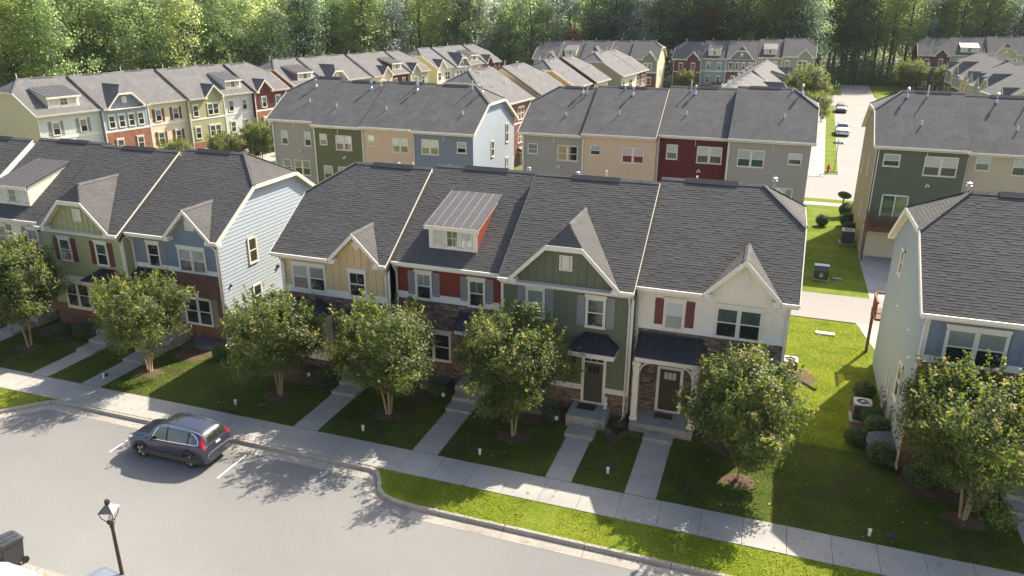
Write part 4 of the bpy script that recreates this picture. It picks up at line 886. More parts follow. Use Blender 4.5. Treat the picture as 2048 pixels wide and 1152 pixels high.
h = rearhouse('beige rear house right of the forest green one', 13.2, 19.2, 62.9, 8.35, S_BEIGE, [(13.85, 14.8, 7.0, 8.15, 1), (16.2, 18.0, 6.8, 8.1, 2)], slope=.62, vents=((2.2, 4.6, 'f'), (4.2, 4.6, 'P'), (3.3, 1.9, 'p')), group='townhouses of the right alley row')
h = rearhouse('grey rear house at the right photo edge beyond the beige one', 19.2, 25.2, 62.3, 8.45, S_GREY, [(20, 21, 7, 8, 1)], slope=.62, group='townhouses of the right alley row')

# ------------------------------------------------------------------ far rows (fronts)
def farhouse(label, x, y, th, w, z0, ze, core, up, mid, low, feat=None, ends=('p', 'p'), shut=None, group=None, awn=None, slope=.6, rm=None, three=True, pair=False, gmat=None, sidewin=None, rakeR=None):
    gab = None
    if feat == 'gl': gab = (w*.3, 1.5, 1.0, None)
    if feat == 'gr': gab = (w*.7, 1.5, 1.0, None)
    if feat == 'gc': gab = (w*.5, min(2.4, w/2-.25), 1.0, ze+1.55)
    H = House('townhouse', label, (x, y, z0), th, w, 10.4, ze, core, slope=slope, endL=ends[0], endR=ends[1], gable=gab, detail=False, group=group, roofmat=rm, trim=CREAMT, ridge_vent=True, rakeR=rakeR)
    zt = ze-.25; z2 = ze-2.55; z1 = ze-5.5
    H.region(*up, 0, w, z2, zt); H.region('band', WHITE, 0, w, z2-.18, z2+.05)
    if three: H.region(*mid, 0, w, z1, z2-.18); H.region(*low, 0, w, -.3, z1)
    else: H.region(*low, 0, w, -.3, z2-.18)
    if gab: H.gable_wall('batten' if feat == 'gc' else 'lap', gmat or up[1], ('rect', gab[0], ze+.75) if feat == 'gc' else None)
    if feat == 'd': H.dormer(w*.25, w*.75, .5, ze+.54, ze+1.68, 3.4, ze+2.46, core)
    for zz, row in ((ze-2.3, 0), (ze-5.05, 1)):
        vo = 0
        if feat == 'gc' and row == 0:
            for k in range(4): a = w*(.1+k*.21); H.window(a, a+.85, zz, zz+1.45, vo=vo, top=GLG)
        elif pair:
            H.window(w*.1, w*.1+.9, zz, zz+1.45, vo=vo); H.window(w*.5, w*.5+1.8, zz, zz+1.45, n=2, vo=vo)
        else:
            for f in (.2, .64):
                a = w*f; H.window(a, a+.9, zz, zz+1.45, vo=vo-(.05 if (mid[0] == 'brick' and row == 1) else 0), top=GLG if row else GLB)
                if shut:
                    o2 = vo-(.05 if (mid[0] == 'brick' and row == 1) else 0)
                    H.shutter(a-.38, a-.03, zz, zz+1.5, shut, o2); H.shutter(a+.93, a+1.28, zz, zz+1.5, shut, o2)
    if three:
        H.door(w*.62, w*.62+.9, .1, 2.15, DOORB, vo=-.05); H.window(w*.14, w*.14+1.7, .7, 2.1, n=2, vo=-.05)
        H.canopy(w*.5, w*.95, 3.1, 2.6, 1.0, hip=.05, fas=.15, mat=awn or SEAMD)
    H.pipe(w*.3, 6.0, 1.0); H.pipe(w*.75, 6.2, .8)
    H.corner(.06, -.3, zt); H.corner(w-.06, -.3, zt)
    if sidewin: H.endwall(*sidewin); 
    return H
GA = 'townhouses of the upper left row'
th = rad(79.6); ux, uy = math.cos(th), math.sin(th); vx, vy = -uy, ux
def row(x, y, th, z0, items, group, gap=0):
    ux, uy = math.cos(th), math.sin(th); vx, vy = -uy, ux; s = 0
    for it in items:
        it = dict(it); off = it.pop('off', 0); w = it['w']; s += it.pop('gap', 0); zz = it.pop('z0', z0); lab = it.pop('label')
        H = farhouse(lab, x+ux*s+vx*off, y+uy*s+vy*off, th, z0=zz, group=group, **it); s += w
lp = lambda m: ('lap', m)
row(-73.7, 60.7, th, -1.7, [
    dict(label='white clapboard end house with yellow side wall and metal dormer', w=7.0, ze=8.6, core=S_YELLOW, up=lp(S_ICE), mid=lp(S_ICE), low=('brick', BRICKO), feat='d', ends=('c', 'p'), shut=SH_GREY, sidewin=('L', S_YELLOW), rm=ROOFW),
    dict(label='blue clipped gable house over orange brick', w=5.9, off=-.5, ze=8.6, core=S_BLUE, up=('batten', S_LBLUE), mid=('brick', BRICKO), low=('brick', BRICKO), feat='gc', gmat=S_BLUE, shut=None, rm=ROOFW),
    dict(label='cream house with brick red shutters left of the sage gable', w=5.6, ze=8.6, core=S_CREAM, up=lp(S_CREAM), mid=lp(S_CREAM), low=('brick', BRICKO), shut=SH_RED, rm=ROOFW),
    dict(label='sage clapboard house with pointed gable in the upper left row', w=5.6, off=-.5, ze=8.6, core=S_LGREEN, up=lp(S_LGREEN), mid=lp(S_LGREEN), low=('brick', BRICKO), feat='gr', pair=True, rm=ROOFW),
    dict(label='ice blue house with a shed dormer in the upper left row', w=5.2, ze=8.6, core=S_ICE, up=lp(S_ICE), mid=lp(S_ICE), low=('brick', BRICKO), feat='d', rm=ROOFW),
    dict(label='maroon batten and orange brick house, right end of upper left row', w=5.9, off=-.5, ze=8.6, core=S_MAROON, up=('batten', S_MAROON), mid=('brick', BRICKO), low=('brick', BRICKO), feat='gl', shut=SH_GREEN, ends=('p', 'c'), rm=ROOFW)], GA)
GB = 'townhouses of the second upper left row'
row(-67.9, 98.6, rad(81), -1.7, [
    dict(label='brown-walled end house with dormer starting the second left row', w=6.4, ze=8.6, core=S_BROWN, up=lp(S_ICE), mid=lp(S_ICE), low=('brick', BRICKO), feat='d', ends=('c', 'p'), sidewin=('L', S_BROWN), rm=ROOFW),
    dict(label='cream clipped gable house behind the alley row ridge', w=5.8, off=-.5, ze=8.6, core=S_CREAM, up=lp(S_CREAM), mid=lp(S_CREAM), low=('brick', BRICKO), feat='gc', gmat=S_MINT, rm=ROOFW),
    dict(label='plain grey house right of the cream clipped gable', w=5.8, ze=8.6, core=S_GREY, up=lp(S_GREY), mid=lp(S_GREY), low=('brick', BRICKO), rm=ROOFW),
    dict(label='cream pointed gable house beside the red dormer', w=5.6, off=-.5, ze=8.6, core=S_CREAM, up=lp(S_CREAM), mid=lp(S_CREAM), low=('brick', BRICKO), feat='gr', pair=True, rm=ROOFW),
    dict(label='house with dark red walls and dormer in the second left row', w=5.4, ze=8.6, core=S_DKRED, up=lp(S_DKRED), mid=lp(S_DKRED), low=('brick', BRICKO), feat='d', rm=ROOFW),
    dict(label='olive house with pointed gable ending the second left row', w=5.6, off=-.4, ze=8.6, core=S_MINT, up=lp(S_MINT), mid=lp(S_MINT), low=('brick', BRICKO), feat='gl', ends=('p', 'c'), rm=ROOFW)], GB)
row(-61.8, 136.0, rad(82), -1.7, [
    dict(label='white gabled house with pale yellow end wall in the far left row', w=5.8, ze=8.7, core=S_YELLOW, up=lp(S_WHITE), mid=lp(S_WHITE), low=('brick', BRICKO), feat='gl', ends=('c', 'p'), pair=True, sidewin=('L', S_YELLOW), rm=ROOFW),
    dict(label='white and blue clipped gable house in the far left row', w=6.2, off=-.5, ze=8.7, core=S_ICE, up=lp(S_ICE), mid=('brick', BRICKR), low=('brick', BRICKR), feat='gc', gmat=S_BLUE, rm=ROOFW),
    dict(label='cream house with dormer left of the far maroon gable', w=6.0, ze=8.7, core=S_CREAM, up=lp(S_CREAM), mid=lp(S_CREAM), low=('brick', BRICKR), feat='d', rm=ROOFW),
    dict(label='maroon gabled house at the far end of the left rows', w=6.4, off=-.4, ze=8.7, core=S_MAROON, up=lp(S_MAROON), mid=('brick', BRICKR), low=('brick', BRICKR), feat='gl', ends=('p', 'c'), rm=ROOFW)], 'townhouses of the far left row')
GC = 'townhouses stepping back behind the alley row'
tc = rad(85)
for lab, x, y, w, core, up, ends in (('red brick stepped house just behind the slate blue gable end', -29.6, 83.0, 8.2, S_BEIGE, ('brick', BRICKR), ('c', 'p')), ('stepped house with slate blue front behind the alley ridge', -28.2, 92.6, 9.0, S_BEIGE, lp(S_SLATE), ('p', 'c')),
        ('stepped house with olive yellow end wall', -27.2, 105.3, 6.8, S_KHAKI, lp(S_ICE), ('c', 'p')), ('stepped house with a dark red end strip and cream front', -26.2, 113.2, 6.6, S_DKRED, lp(S_CREAM), ('p', 'c')),
        ('stepped house with mint green end wall', -24.6, 125.4, 9.2, S_MINT, lp(S_WHITE), ('c', 'p')), ('farthest stepped house with a red brick front', -23.9, 135.2, 6.2, S_GREY, ('brick', BRICKR), ('p', 'c'))):
    H = farhouse(lab, x, y, tc, w, -1.0, 8.6, core, up, up, ('brick', BRICKR), ends=ends, group=GC, rm=ROOFW, pair=True)
    if ends[0] == 'c': H.endwall('L', core)
    for u, v, k in ((w*.4, 4.6, 'f'), (w*.25, 2.2, 'p'), (w*.7, 2.4, 'p')): H.pipe(u, v, .5, 'flue' if k == 'f' else 'pipe')
GD = 'townhouses of the far centre row'
Dx = [-50.3, -45.1, -40.2, -34.4, -30.0, -24.3]
for i, (lab, core, up, feat, ze) in enumerate((('far grey house with pointed gable, left end of the centre row', S_GREY, lp(S_GREY), 'gr', 7.75), ('far house with a white dormer in the centre row', S_BEIGE, lp(S_BEIGE), 'd', 7.85), ('far beige clipped gable house in the centre row', S_BEIGE, ('batten', S_BEIGE), 'gc', 7.95), ('far plain house between the clipped gable and the end gable', S_GREY, lp(S_GREY), None, 8.05), ('far grey-green gabled house with cream end wall', S_CREAM, lp(S_TEAL), 'gr', 8.2))):
    H = farhouse(lab, Dx[i], 160.4+(.5 if i % 2 else 0), 0, Dx[i+1]-Dx[i], 0, ze, core, up, up, ('brick', BRICKR), feat=feat, ends=('c' if i == 0 else 'p', 'c' if i == 4 else 'p'), group=GD, three=False, pair=i in (0, 4), rakeR=True)
    if i == 4: H.endwall('R', S_CREAM); H.window(4, 4.8, 4.5, 6, side='R', head=0); H.window(4, 4.8, 1.5, 3, side='R', head=0)
GE = 'townhouses of the far right-centre row'
Ex = [-22.7, -16.9, -11.8, -5.7, -.7, 5.5]
for i, (lab, core, up, mid, feat, ze) in enumerate((('far red brick house with bay window and pointed gable', S_MAROON, ('brick', BRICKD), ('brick', BRICKR), 'gr', 7.7), ('far pale grey-green house with left dormer', S_PGREY, lp(S_PGREY), lp(S_PGREY), 'd', 7.95), ('far bright blue clipped gable house', S_BLUE, lp(S_BLUE), ('brick', BRICKR), 'gc', 8.1), ('far house with right dormer beside the bright blue one', S_GREY, lp(S_GREY), lp(S_GREY), 'd', 8.45), ('far dark grey-green house with gable, right end of its row', S_TEAL, lp(S_TEAL), lp(S_TEAL), 'gr', 8.75))):
    H = farhouse(lab, Ex[i], 172.4+(.5 if i % 2 else 0), 0, Ex[i+1]-Ex[i], 0, ze, core, up, mid, ('brick', BRICKR), feat=feat, ends=('c' if i == 0 else 'p', 'c' if i == 4 else 'p'), group=GE, three=True, pair=i == 4, gmat=S_BLUE if i == 2 else None)
GF = 'townhouses along the far street'
cols = [S_TEAL, S_CREAM, S_SLATE, S_BEIGE, S_GREY, S_MINT, S_PEACH, S_GREY, S_BLUE, S_BEIGE]; wrd = ['grey-green', 'cream', 'slate', 'beige', 'grey', 'mint', 'peach', 'pale grey', 'blue', 'sand']
nth = ['first', 'second', 'third', 'fourth', 'fifth', 'sixth', 'seventh', 'eighth', 'ninth', 'last']
for k in range(10):
    y = 93+k*6.35; H = farhouse('%s roof from the camera in the end-on row left of the far street' % nth[k], -.9+.046*(y-92), y, rad(87.4), 6.3, -.9, 6.3, cols[k], lp(cols[k]), lp(cols[k]), ('brick', BRICKR), feat=['gl', None, 'd', 'gr', 'gc'][k % 5], ends=('c' if k in (0, 5) else 'p', 'c' if k in (4, 9) else 'p'), group=GF, three=False, rm=ROOFW, slope=.652)
    H.pipe(2, 7.4, .6, 'flue'); H.pipe(4, 8.4, .5)
for k in range(10):
    y = 192-k*6.45; farhouse('%s house from the forest end in the end-on row right of the far street' % nth[k], 30+.06*(y-142)+(.5 if k % 2 else 0), y, rad(-86.6), 6.4, -.4, 6.4, cols[-k], lp(cols[-k]), lp(cols[-k]), ('brick', BRICKR), feat=['gl', 'gr', 'gc', None, 'gr'][k % 5], ends=('c' if k in (0, 5) else 'p', 'c' if k in (4, 9) else 'p'), group='townhouses right of the far street', three=False, slope=.652, shut=None)
Gx = [29, 35.7, 43, 50, 57]
for i, (lab, core, up, feat, ze) in enumerate((('far red brick end house with a bay at the upper right', S_MAROON, ('brick', BRICKD), 'gr', 8.0), ('far house with pale metal dormer at the upper right', S_GREY, lp(S_GREY), 'd', 8.2), ('far beige clipped gable house at the upper right', S_BEIGE, lp(S_BEIGE), 'gc', 8.45), ('far house at the upper right photo corner', S_GREY, lp(S_GREY), None, 8.6))):
    H = farhouse(lab, Gx[i], 205+(.5 if i % 2 else 0), 0, Gx[i+1]-Gx[i], 0, ze, core, up, up, ('brick', BRICKR), feat=feat, ends=('c' if i == 0 else 'p', 'c' if i == 3 else 'p'), group='townhouses at the upper right corner', slope=.66)

# unseen row added behind the camera to bounce warm sunlight onto the shaded fronts
for k in range(9):
    c = [S_CREAM, S_WHITE, S_LGREEN, S_BEIGE, S_ICE, S_PEACH, S_CREAM, S_WHITE, S_BEIGE][k]
    H = House('townhouse', '%s unseen townhouse added behind the camera to bounce warm light' % ['first', 'second', 'third', 'fourth', 'fifth', 'sixth', 'seventh', 'eighth', 'ninth'][k], (22-k*6.3, 3.6, 0), rad(180), 6.25, 10.4, 6.3, c, endL='c' if k == 0 else 'p', endR='c' if k == 8 else 'p', detail=False, group='added townhouses behind the camera')
    H.region('lap', c, 0, 6.25, 0, 6.0); H.window(.8, 1.7, 4.2, 5.6); H.window(3.4, 5.2, 4.2, 5.6, n=2); H.window(.8, 2.6, 1.2, 2.7, n=2); H.door(4.0, 4.9, .1, 2.2, DOORB)

# ------------------------------------------------------------------ crape myrtles
def crape(seed, rx, rz, cz, nclus, stems, nleaf=150):
    """returns trunk, crown, tips meshes; origin at the base"""
    rng = np.random.default_rng(seed); r = random.Random(seed)
    d = rng.normal(size=(nclus, 3)); d /= np.linalg.norm(d, axis=1)[:, None]; rr = (.25+.75*rng.random(nclus))**.42
    low = d[:, 2] < 0; lump = 1+.16*np.sin(3*np.arctan2(d[:, 1], d[:, 0])+seed)+.1*np.sin(5*np.arctan2(d[:, 1], d[:, 0])+2*seed)+.1*np.sin(6*d[:, 2]+seed)
    C = d*rr[:, None]*lump[:, None]*np.array([rx, rx, rz]); C[low, 2] *= .95; C[:, 2] += cz
    C = C[C[:, 2] > 1.25]
    P = []; O = []
    for c in C:
        k = int(nleaf*(.6+.8*rng.random())); s = .15+.15*rng.random(); o = rng.normal(size=(k, 3))*np.array([s, s, s*.8]); P.append(c+o); O.append(np.tile((c-np.array([0, 0, cz-.6]))/rx, (k, 1))+o*.6)
    # upright shoots breaking the outline
    for _ in range(34):
        a = rng.random()*6.283; q = rx*.85*math.sqrt(rng.random()); b = np.array([q*math.cos(a), q*math.sin(a), cz+rz*math.sqrt(max(0, 1-(q/rx)**2))*.9]); dr = np.array([math.cos(a)*.4, math.sin(a)*.4, 1.0]); L = .35+.65*rng.random(); k = 46
        t = rng.random(k)[:, None]; P.append(b+dr*t*L+rng.normal(size=(k, 3))*.065*(1.3-t)); O.append(rng.normal(size=(k, 3)))
    P = np.concatenate(P); O = np.concatenate(O); crown = leaves('crown', P, .072, rng, .35, .5, O); crown.materials.append(LEAF)
    tp = []
    up = C[(C[:, 2] > cz-.2)]
    for c in up:
        if rng.random() < .55:
            n = (c-np.array([0, 0, cz-1]))/2.6; b = c+n*.26; k = 16; t = rng.random(k)[:, None]; dr = n/np.linalg.norm(n)*.8+np.array([0, 0, .5]); tp.append(b+dr*t*.3+rng.normal(size=(k, 3))*.06)
    tips = leaves('seed_heads', np.concatenate(tp), .06, rng, .5, .7); tips.materials.append(LEAFT)
    m = MB()
    for k in range(stems):
        a = 2*math.pi*k/stems+r.uniform(-.4, .4)+seed; b = .09; q = r.uniform(.14, .2)
        pts = [(math.cos(a)*b, math.sin(a)*b, -.05), (math.cos(a)*(b+q*.5), math.sin(a)*(b+q*.5), .7), (math.cos(a)*(b+q*1.2), math.sin(a)*(b+q*1.2), 1.5), (math.cos(a)*(b+q*2.8), math.sin(a)*(b+q*2.8), 2.5)]
        m.tube(pts, [.07, .055, .05, .036], 8); e = Vector(pts[-1])
        for j in range(5):
            a2 = a+r.uniform(-1.3, 1.3); L = r.uniform(.9, 1.5); m.tube([e, e+Vector((math.cos(a2)*L*.5, math.sin(a2)*L*.5, L*.6)), e+Vector((math.cos(a2)*L*1.05, math.sin(a2)*L*1.05, L*1.15))], [.03, .02, .008], 5)
        for j in range(3):
            s0 = Vector(pts[2]).lerp(Vector(pts[3]), r.random()); a2 = a+r.uniform(-1, 1); L = r.uniform(1, 1.7); m.tube([s0, s0+Vector((math.cos(a2)*L*.6, math.sin(a2)*L*.6, L*.25)), s0+Vector((math.cos(a2)*L*1.1, math.sin(a2)*L*1.1, L*.7))], [.026, .018, .006], 5)
    trunk = m.mesh('trunk'); trunk.materials.append(BARK)
    for p in trunk.polygons: p.use_smooth = True
    return trunk, crown, tips
protos = [crape(3, 2.5, 2.1, 3.7, 200, 3), crape(11, 2.55, 2.15, 3.8, 185, 4), crape(23, 2.4, 2.2, 3.7, 200, 3), crape(31, 2.7, 2.2, 3.8, 230, 4), crape(47, 2.5, 2.1, 3.75, 170, 4), crape(59, 2.5, 2.25, 3.75, 210, 2), crape(71, 2.45, 2.05, 3.6, 195, 2)]
def tree(name, label, x, y, z, pr, rot, sc, cat='tree', group=None):
    e = empty(name, (x, y, z), rot, label, cat, group); e.scale = sc if hasattr(sc, '__len__') else (sc,)*3
    for n, me in zip(('trunk', 'crown', 'seed_heads'), pr): link(n, me, None, e)
    return e
GT = 'crape myrtles along the front lawns'
for i, (lab, pr, rot, sc) in enumerate((('leafy crape myrtle at the left photo edge before the white house', 0, .4, (1.0, 1.0, .98)), ('crape myrtle in front of the blue and brick house', 1, 2.2, (.85, .85, .86)), ('crape myrtle between the light blue wall and the tan house', 2, 1.1, (.94, .94, .86)), ('crape myrtle before the tan and red houses', 4, 4.0, (.97, .97, .9)), ('crape myrtle with two stems before the red and green houses', 5, 5.1, (.93, .93, .93)), ('crape myrtle in a sunny mulch ring before the white house', 6, 3.0, (.9, .9, .9)), ('large crape myrtle at the right photo edge', 3, 1.9, (.98, .98, .99)))):
    x, y = TREES[i]; tree('crape_myrtle', lab, x, y, .04, protos[pr], rot, sc, group=GT)
GT2 = 'small trees before the upper left row'
for i, (x, y, s, lab) in enumerate(((-66.2, 71.5, .8, 'small street tree before the orange brick house'), (-64.6, 78.2, .8, 'small street tree before the cream house with red shutters'), (-62.6, 82.5, .95, 'small street tree before the sage gabled house'), (-60.6, 87.0, .95, 'small street tree before the maroon and brick house'))): tree('street_tree', lab, x, y, -1.7, protos[i % 3], i*1.7, (s*1.1, s*1.1, s), group=GT2)
for i, (x, y, s, lab) in enumerate(((3.6, 137, 1.5, 'bushy pale green tree beside the far street corner'), (5.0, 128, 1.0, 'leafy street tree hiding the hipped corner roof'), (-19.2, 168.5, .95, 'small bush-like tree before the far red brick house'), (27.5, 199, 1.2, 'light green tree at the foot of the far right brick house'), (34, 198, 1.0, 'light green tree in front of the far right row'))): tree('street_tree', lab, x, y, 0, protos[i % 4], i*2.1, s, group='street trees near the far corner')
# ------------------------------------------------------------------ shrubs and plants
def ball(seed, r, h, n=2600):
    rng = np.random.default_rng(seed); d = rng.normal(size=(n, 3)); d /= np.linalg.norm(d, axis=1)[:, None]; rr = .82+.2*rng.random(n); P = d*rr[:, None]*np.array([r, r, h/2]); P[:, 2] += h/2
    me = leaves('foliage', P, .035, rng, .2, .6, d); me.materials.append(LEAFS); return me
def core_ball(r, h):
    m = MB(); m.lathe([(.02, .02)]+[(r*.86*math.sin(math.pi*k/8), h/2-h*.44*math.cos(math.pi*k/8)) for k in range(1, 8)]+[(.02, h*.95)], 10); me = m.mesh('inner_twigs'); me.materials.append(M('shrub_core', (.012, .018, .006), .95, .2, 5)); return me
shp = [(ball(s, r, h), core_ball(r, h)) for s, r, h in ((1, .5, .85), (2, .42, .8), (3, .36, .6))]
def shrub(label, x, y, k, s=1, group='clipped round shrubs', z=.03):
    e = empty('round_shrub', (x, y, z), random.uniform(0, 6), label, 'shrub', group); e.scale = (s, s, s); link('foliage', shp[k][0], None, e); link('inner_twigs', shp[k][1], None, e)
for lab, x, y, k, s in (('round shrub beside the meters, farthest along the right house wall', 5.55, 37.1, 0, 1.05), ('round shrub just behind the tall air conditioner of the right house', 5.65, 34.6, 0, 1.1), ('round shrub pair member nearest the blue window well', 5.8, 33.6, 0, 1.1), ('round shrub standing alone on the lawn side of the bed', 4.85, 32.4, 0, 1.0), ('large round shrub in front of the blue window well', 5.75, 31.2, 0, 1.15), ('dark round shrub at the corner of the right brick house', 7.0, 29.9, 0, 1.2),
        ('dark round shrub behind the right edge tree trunk', 7.9, 30.2, 0, 1.15), ('sunlit round shrub before the blue brick house', -26.9, 30.2, 1, 1.0), ('round shrub in shade left of the sage house steps', -37.4, 29.6, 0, 1.0), ('round shrub before the sage brick wall', -36.1, 29.8, 1, 1.1), ('shrub in shade below the tan bay', -20.2, 29.9, 0, .95), ('shrub in shade under the red house window', -14.2, 30.3, 0, .95), ('low shrub under the green house tree', -8.3, 29.9, 0, .9), ('shrub under the tree before the white house', 1.0, 30.6, 0, 1.0),
        ('small round shrub in the far side lawn mulch', 4.7, 70.3, 1, 1.3), ('dark rounded shrub below the satellite dish', 7.0, 74.2, 0, 1.6), ('dark shrub beside the green house wall', 6.8, 71.0, 0, 1.4), ('dark shrub behind the rear air conditioner', 6.75, 68.2, 0, 1.3)): shrub(lab, x, y, k, s)
def liriope(label, x, y, seed, s=1):
    r = random.Random(seed); m = MB()
    for i in range(70):
        a = r.uniform(0, 6.28); L = r.uniform(.25, .45)*s; w = .012; dx, dy = math.cos(a), math.sin(a); px_, py_ = -dy*w, dx*w; h = L*r.uniform(.5, .9)
        p0 = (x, y, .05); p1 = (x+dx*L*.5, y+dy*L*.5, .05+h); p2 = (x+dx*L, y+dy*L, .05+h*.6); n = len(m.v)
        m.v += [(p0[0]-px_, p0[1]-py_, p0[2]), (p0[0]+px_, p0[1]+py_, p0[2]), (p1[0]+px_, p1[1]+py_, p1[2]), (p1[0]-px_, p1[1]-py_, p1[2]), p2]; m.f += [(n, n+1, n+2, n+3), (n+3, n+2, n+4)]
    tag(m.build('grass_tuft', LEAFS, recalc=False), label, 'plant', 'strappy border plants')
liriope('spiky grass-like plant beside the green house stoop', -5.55, 29.35, 1); liriope('spiky grass-like plant left of the white house step', -4.45, 29.5, 2); liriope('spiky plant by the black drain pipe between two stoops', -5.15, 30.2, 3, 1.1)
# ------------------------------------------------------------------ forest
def forest_proto(seed, H, R, mat, base=.22, n=80, conif=False):
    rng = np.random.default_rng(seed); z = base*H+(1-base)*H*rng.random(n)**.85; f = (z-base*H)/((1-base)*H)
    prof = np.sqrt(np.clip(1-((f-.42)/.62)**2, .04, 1)) if not conif else np.clip(1.05-f, .08, 1)
    a = rng.random(n)*6.283; q = R*prof*np.sqrt(.15+.85*rng.random(n))*(1+.2*np.sin(2*a+seed)); C = np.stack([q*np.cos(a), q*np.sin(a), z], 1)
    P = []; O = []
    for c in C:
        k = int(75*(.5+rng.random())); s = .55+.6*rng.random(); o = rng.normal(size=(k, 3))*np.array([s, s, s*.7]); P.append(c+o); O.append(np.tile(np.array([c[0], c[1], (c[2]-H*.5)*.5])/R, (k, 1))+o*.5)
    me = leaves('crown', np.concatenate(P), .2, rng, .3, .6, np.concatenate(O), 2.2); me.materials.append(mat)
    m = MB(); r = random.Random(seed); m.tube([(0, 0, -.5), (.1, 0, H*.3), (r.uniform(-.4, .4), r.uniform(-.4, .4), H*.65), (r.uniform(-.6, .6), r.uniform(-.6, .6), H*.92)], [.34, .26, .16, .04], 8)
    for k in range(9):
        z0 = H*r.uniform(.25, .75); a = r.uniform(0, 6.28); L = R*r.uniform(.6, .95); m.tube([(0, 0, z0), (math.cos(a)*L*.5, math.sin(a)*L*.5, z0+L*.35), (math.cos(a)*L, math.sin(a)*L, z0+L*.8)], [.1, .06, .02], 5)
    t = m.mesh('trunk'); t.materials.append(BARKD); return t, me
FP = [(forest_proto(41, 23, 4.4, LEAFF[0]), 'green'), (forest_proto(42, 25, 4.0, LEAFF[1]), 'yellow-green'), (forest_proto(43, 22, 4.8, LEAFF[2], .1), 'dark green'), (forest_proto(44, 24, 4.2, LEAFF[3]), 'grey-green'), (forest_proto(45, 26, 3.6, LEAFF[1], .3), 'yellow-green'), (forest_proto(46, 24, 3.8, LEAFF[0], .35), 'green'), (forest_proto(47, 17, 3.0, LEAFF[4], .2, 60), 'rust red'), (forest_proto(48, 27, 3.4, LEAFF[2], .3, 80), 'dark green')]
edge = [(-190, 30), (-108, 52), (-99, 78), (-92, 112), (-86, 140), (-74, 164), (-52, 178), (-22, 190), (3, 192), (5, 206), (7, 216), (27, 219), (30, 224), (70, 224), (130, 216)]
def at_path(path, step):
    out = []; carry = 0
    for a, b in zip(path, path[1:]):
        a, b = Vector(a), Vector(b); L = (b-a).length; t = (b-a)/L; d = carry
        while d < L: p = a+t*d; out.append((p.x, p.y, -t.y, t.x)); d += step
        carry = d-L
    return out
rf = random.Random(5); nfor = 0; under = []
for layer, (off, step) in enumerate(((1.5, 5.2), (7, 5.6), (13, 6), (20, 6.4), (28, 7))):
    for x, y, nx_, ny_ in at_path(edge, step):
        X_ = x+nx_*off+rf.uniform(-2, 2); Y_ = y+ny_*off+rf.uniform(-2, 2); a = math.degrees(math.atan2(X_, Y_))
        if not -56 < a < 18 or nfor >= 330: continue
        w = [3, 3.2, 2.4, 1.6, 2.2, 2.6, .18, 1.6] if layer else [3, 2.4, 2.6, 1.4, 1.6, 2.4, .35, 1.2]
        k = rf.choices(range(8), w)[0]; (tr, cr), nm = FP[k]; s = rf.uniform(.82, 1.12)*(1.0 if layer < 3 else 1.12)*(1.06 if X_ > -60 else 1.0)
        e = empty('forest_tree', (X_, Y_, gz(X_, Y_)), rf.uniform(0, 6.28), '%s tree in the forest wall behind the townhouses' % nm, 'tree', '%s forest trees' % nm); e.scale = (s*rf.uniform(.9, 1.15), s*rf.uniform(.9, 1.15), s)
        link('trunk', tr, None, e); link('crown', cr, None, e); nfor += 1
        if layer < 2: under.append((X_, Y_))
# understory along the wood's edge and the mass of the wood behind
rng = np.random.default_rng(77); P = []
for x, y in under:
    for _ in range(11):
        c = np.array([x+rng.normal()*2.4, y-1+rng.normal()*2.0, gz(x, y)+.5+5.0*rng.random()**1.5]); P.append(c+rng.normal(size=(60, 3))*np.array([1.0, 1.0, .8]))
for _ in range(150):
    c = np.array([rng.uniform(2, 32), 214+4*rng.random()+(2 if rng.random() < .5 else 0), .4+5.5*rng.random()**1.4]); P.append(c+rng.normal(size=(70, 3))*np.array([1.0, .8, .8]))
me = leaves('understory', np.concatenate(P), .2, rng, .3, .6); tag(link('forest_understory', me, LEAFF[0]), 'dark undergrowth along the forest edge', 'undergrowth', kind='stuff')
P = []
for off in (38, 46):
    for x, y, nx_, ny_ in at_path(edge, 4.5):
        X_, Y_ = x+nx_*off, y+ny_*off; a = math.degrees(math.atan2(X_, Y_))
        if -58 < a < 20:
            for _ in range(9): c = np.array([X_+rng.normal()*2, Y_+rng.normal()*2, 6+22*rng.random()]); P.append(c+rng.normal(size=(55, 3))*np.array([1.6, 1.6, 1.3]))
me = leaves('mass', np.concatenate(P), .42, rng, .3, .6); tag(link('distant_forest', me, LEAFF[0]), 'mass of treetops deep in the forest behind the first trees', 'forest', kind='stuff')
sheet('forest_floor', [(p[0], p[1]) for p in edge[1:]]+[(130, 330), (-240, 330), (-240, 40)], -.005, M_ground('leaf_litter', [(.3, (.05, .05, .022)), (.7, (.09, .075, .04))], .3, 8, .6, 1.4))

# ------------------------------------------------------------------ grass blades and fallen leaves on the near lawns
def in_poly(x, y, poly):
    c = False
    for (x0, y0), (x1, y1) in zip(poly, poly[1:]+poly[:1]):
        if (y0 > y) != (y1 > y) and x < x0+(x1-x0)*(y-y0)/(y1-y0): c = not c
    return c
rng = np.random.default_rng(9); n = 210000
gx = rng.uniform(-42, 12, n); gy = rng.uniform(22.0, 47, n); keep = (gy < 31.0) | ((gx > 1.7) & (gx < 6.2))
keep &= (gy < 23.78) | (gy > 25.46); keep &= ~((gy < 23.9) & (gx > -31.9) & (gx < -13.1)); keep &= ~((gy < 22.3) & (gx > -13.2) & (gx < -11.5)); keep &= ~((gy < 23.6) & (gx > -33.2) & (gx < -31))
for x0, x1, y1 in ((-41.3, -40.1, 31), (-34.95, -33.8, 31), (-31.6, -30.35, 31), (-19.15, -17.92, 31), (-13.2, -12.02, 31), (-7.25, -6.15, 31), (-4.0, -2.75, 31), (10.1, 11.3, 31)): keep &= ~((gx > x0) & (gx < x1) & (gy < y1))
for x, y in TREES: keep &= ((gx-x)**2/.9+(gy-y+.1)**2/.4) > 1.1
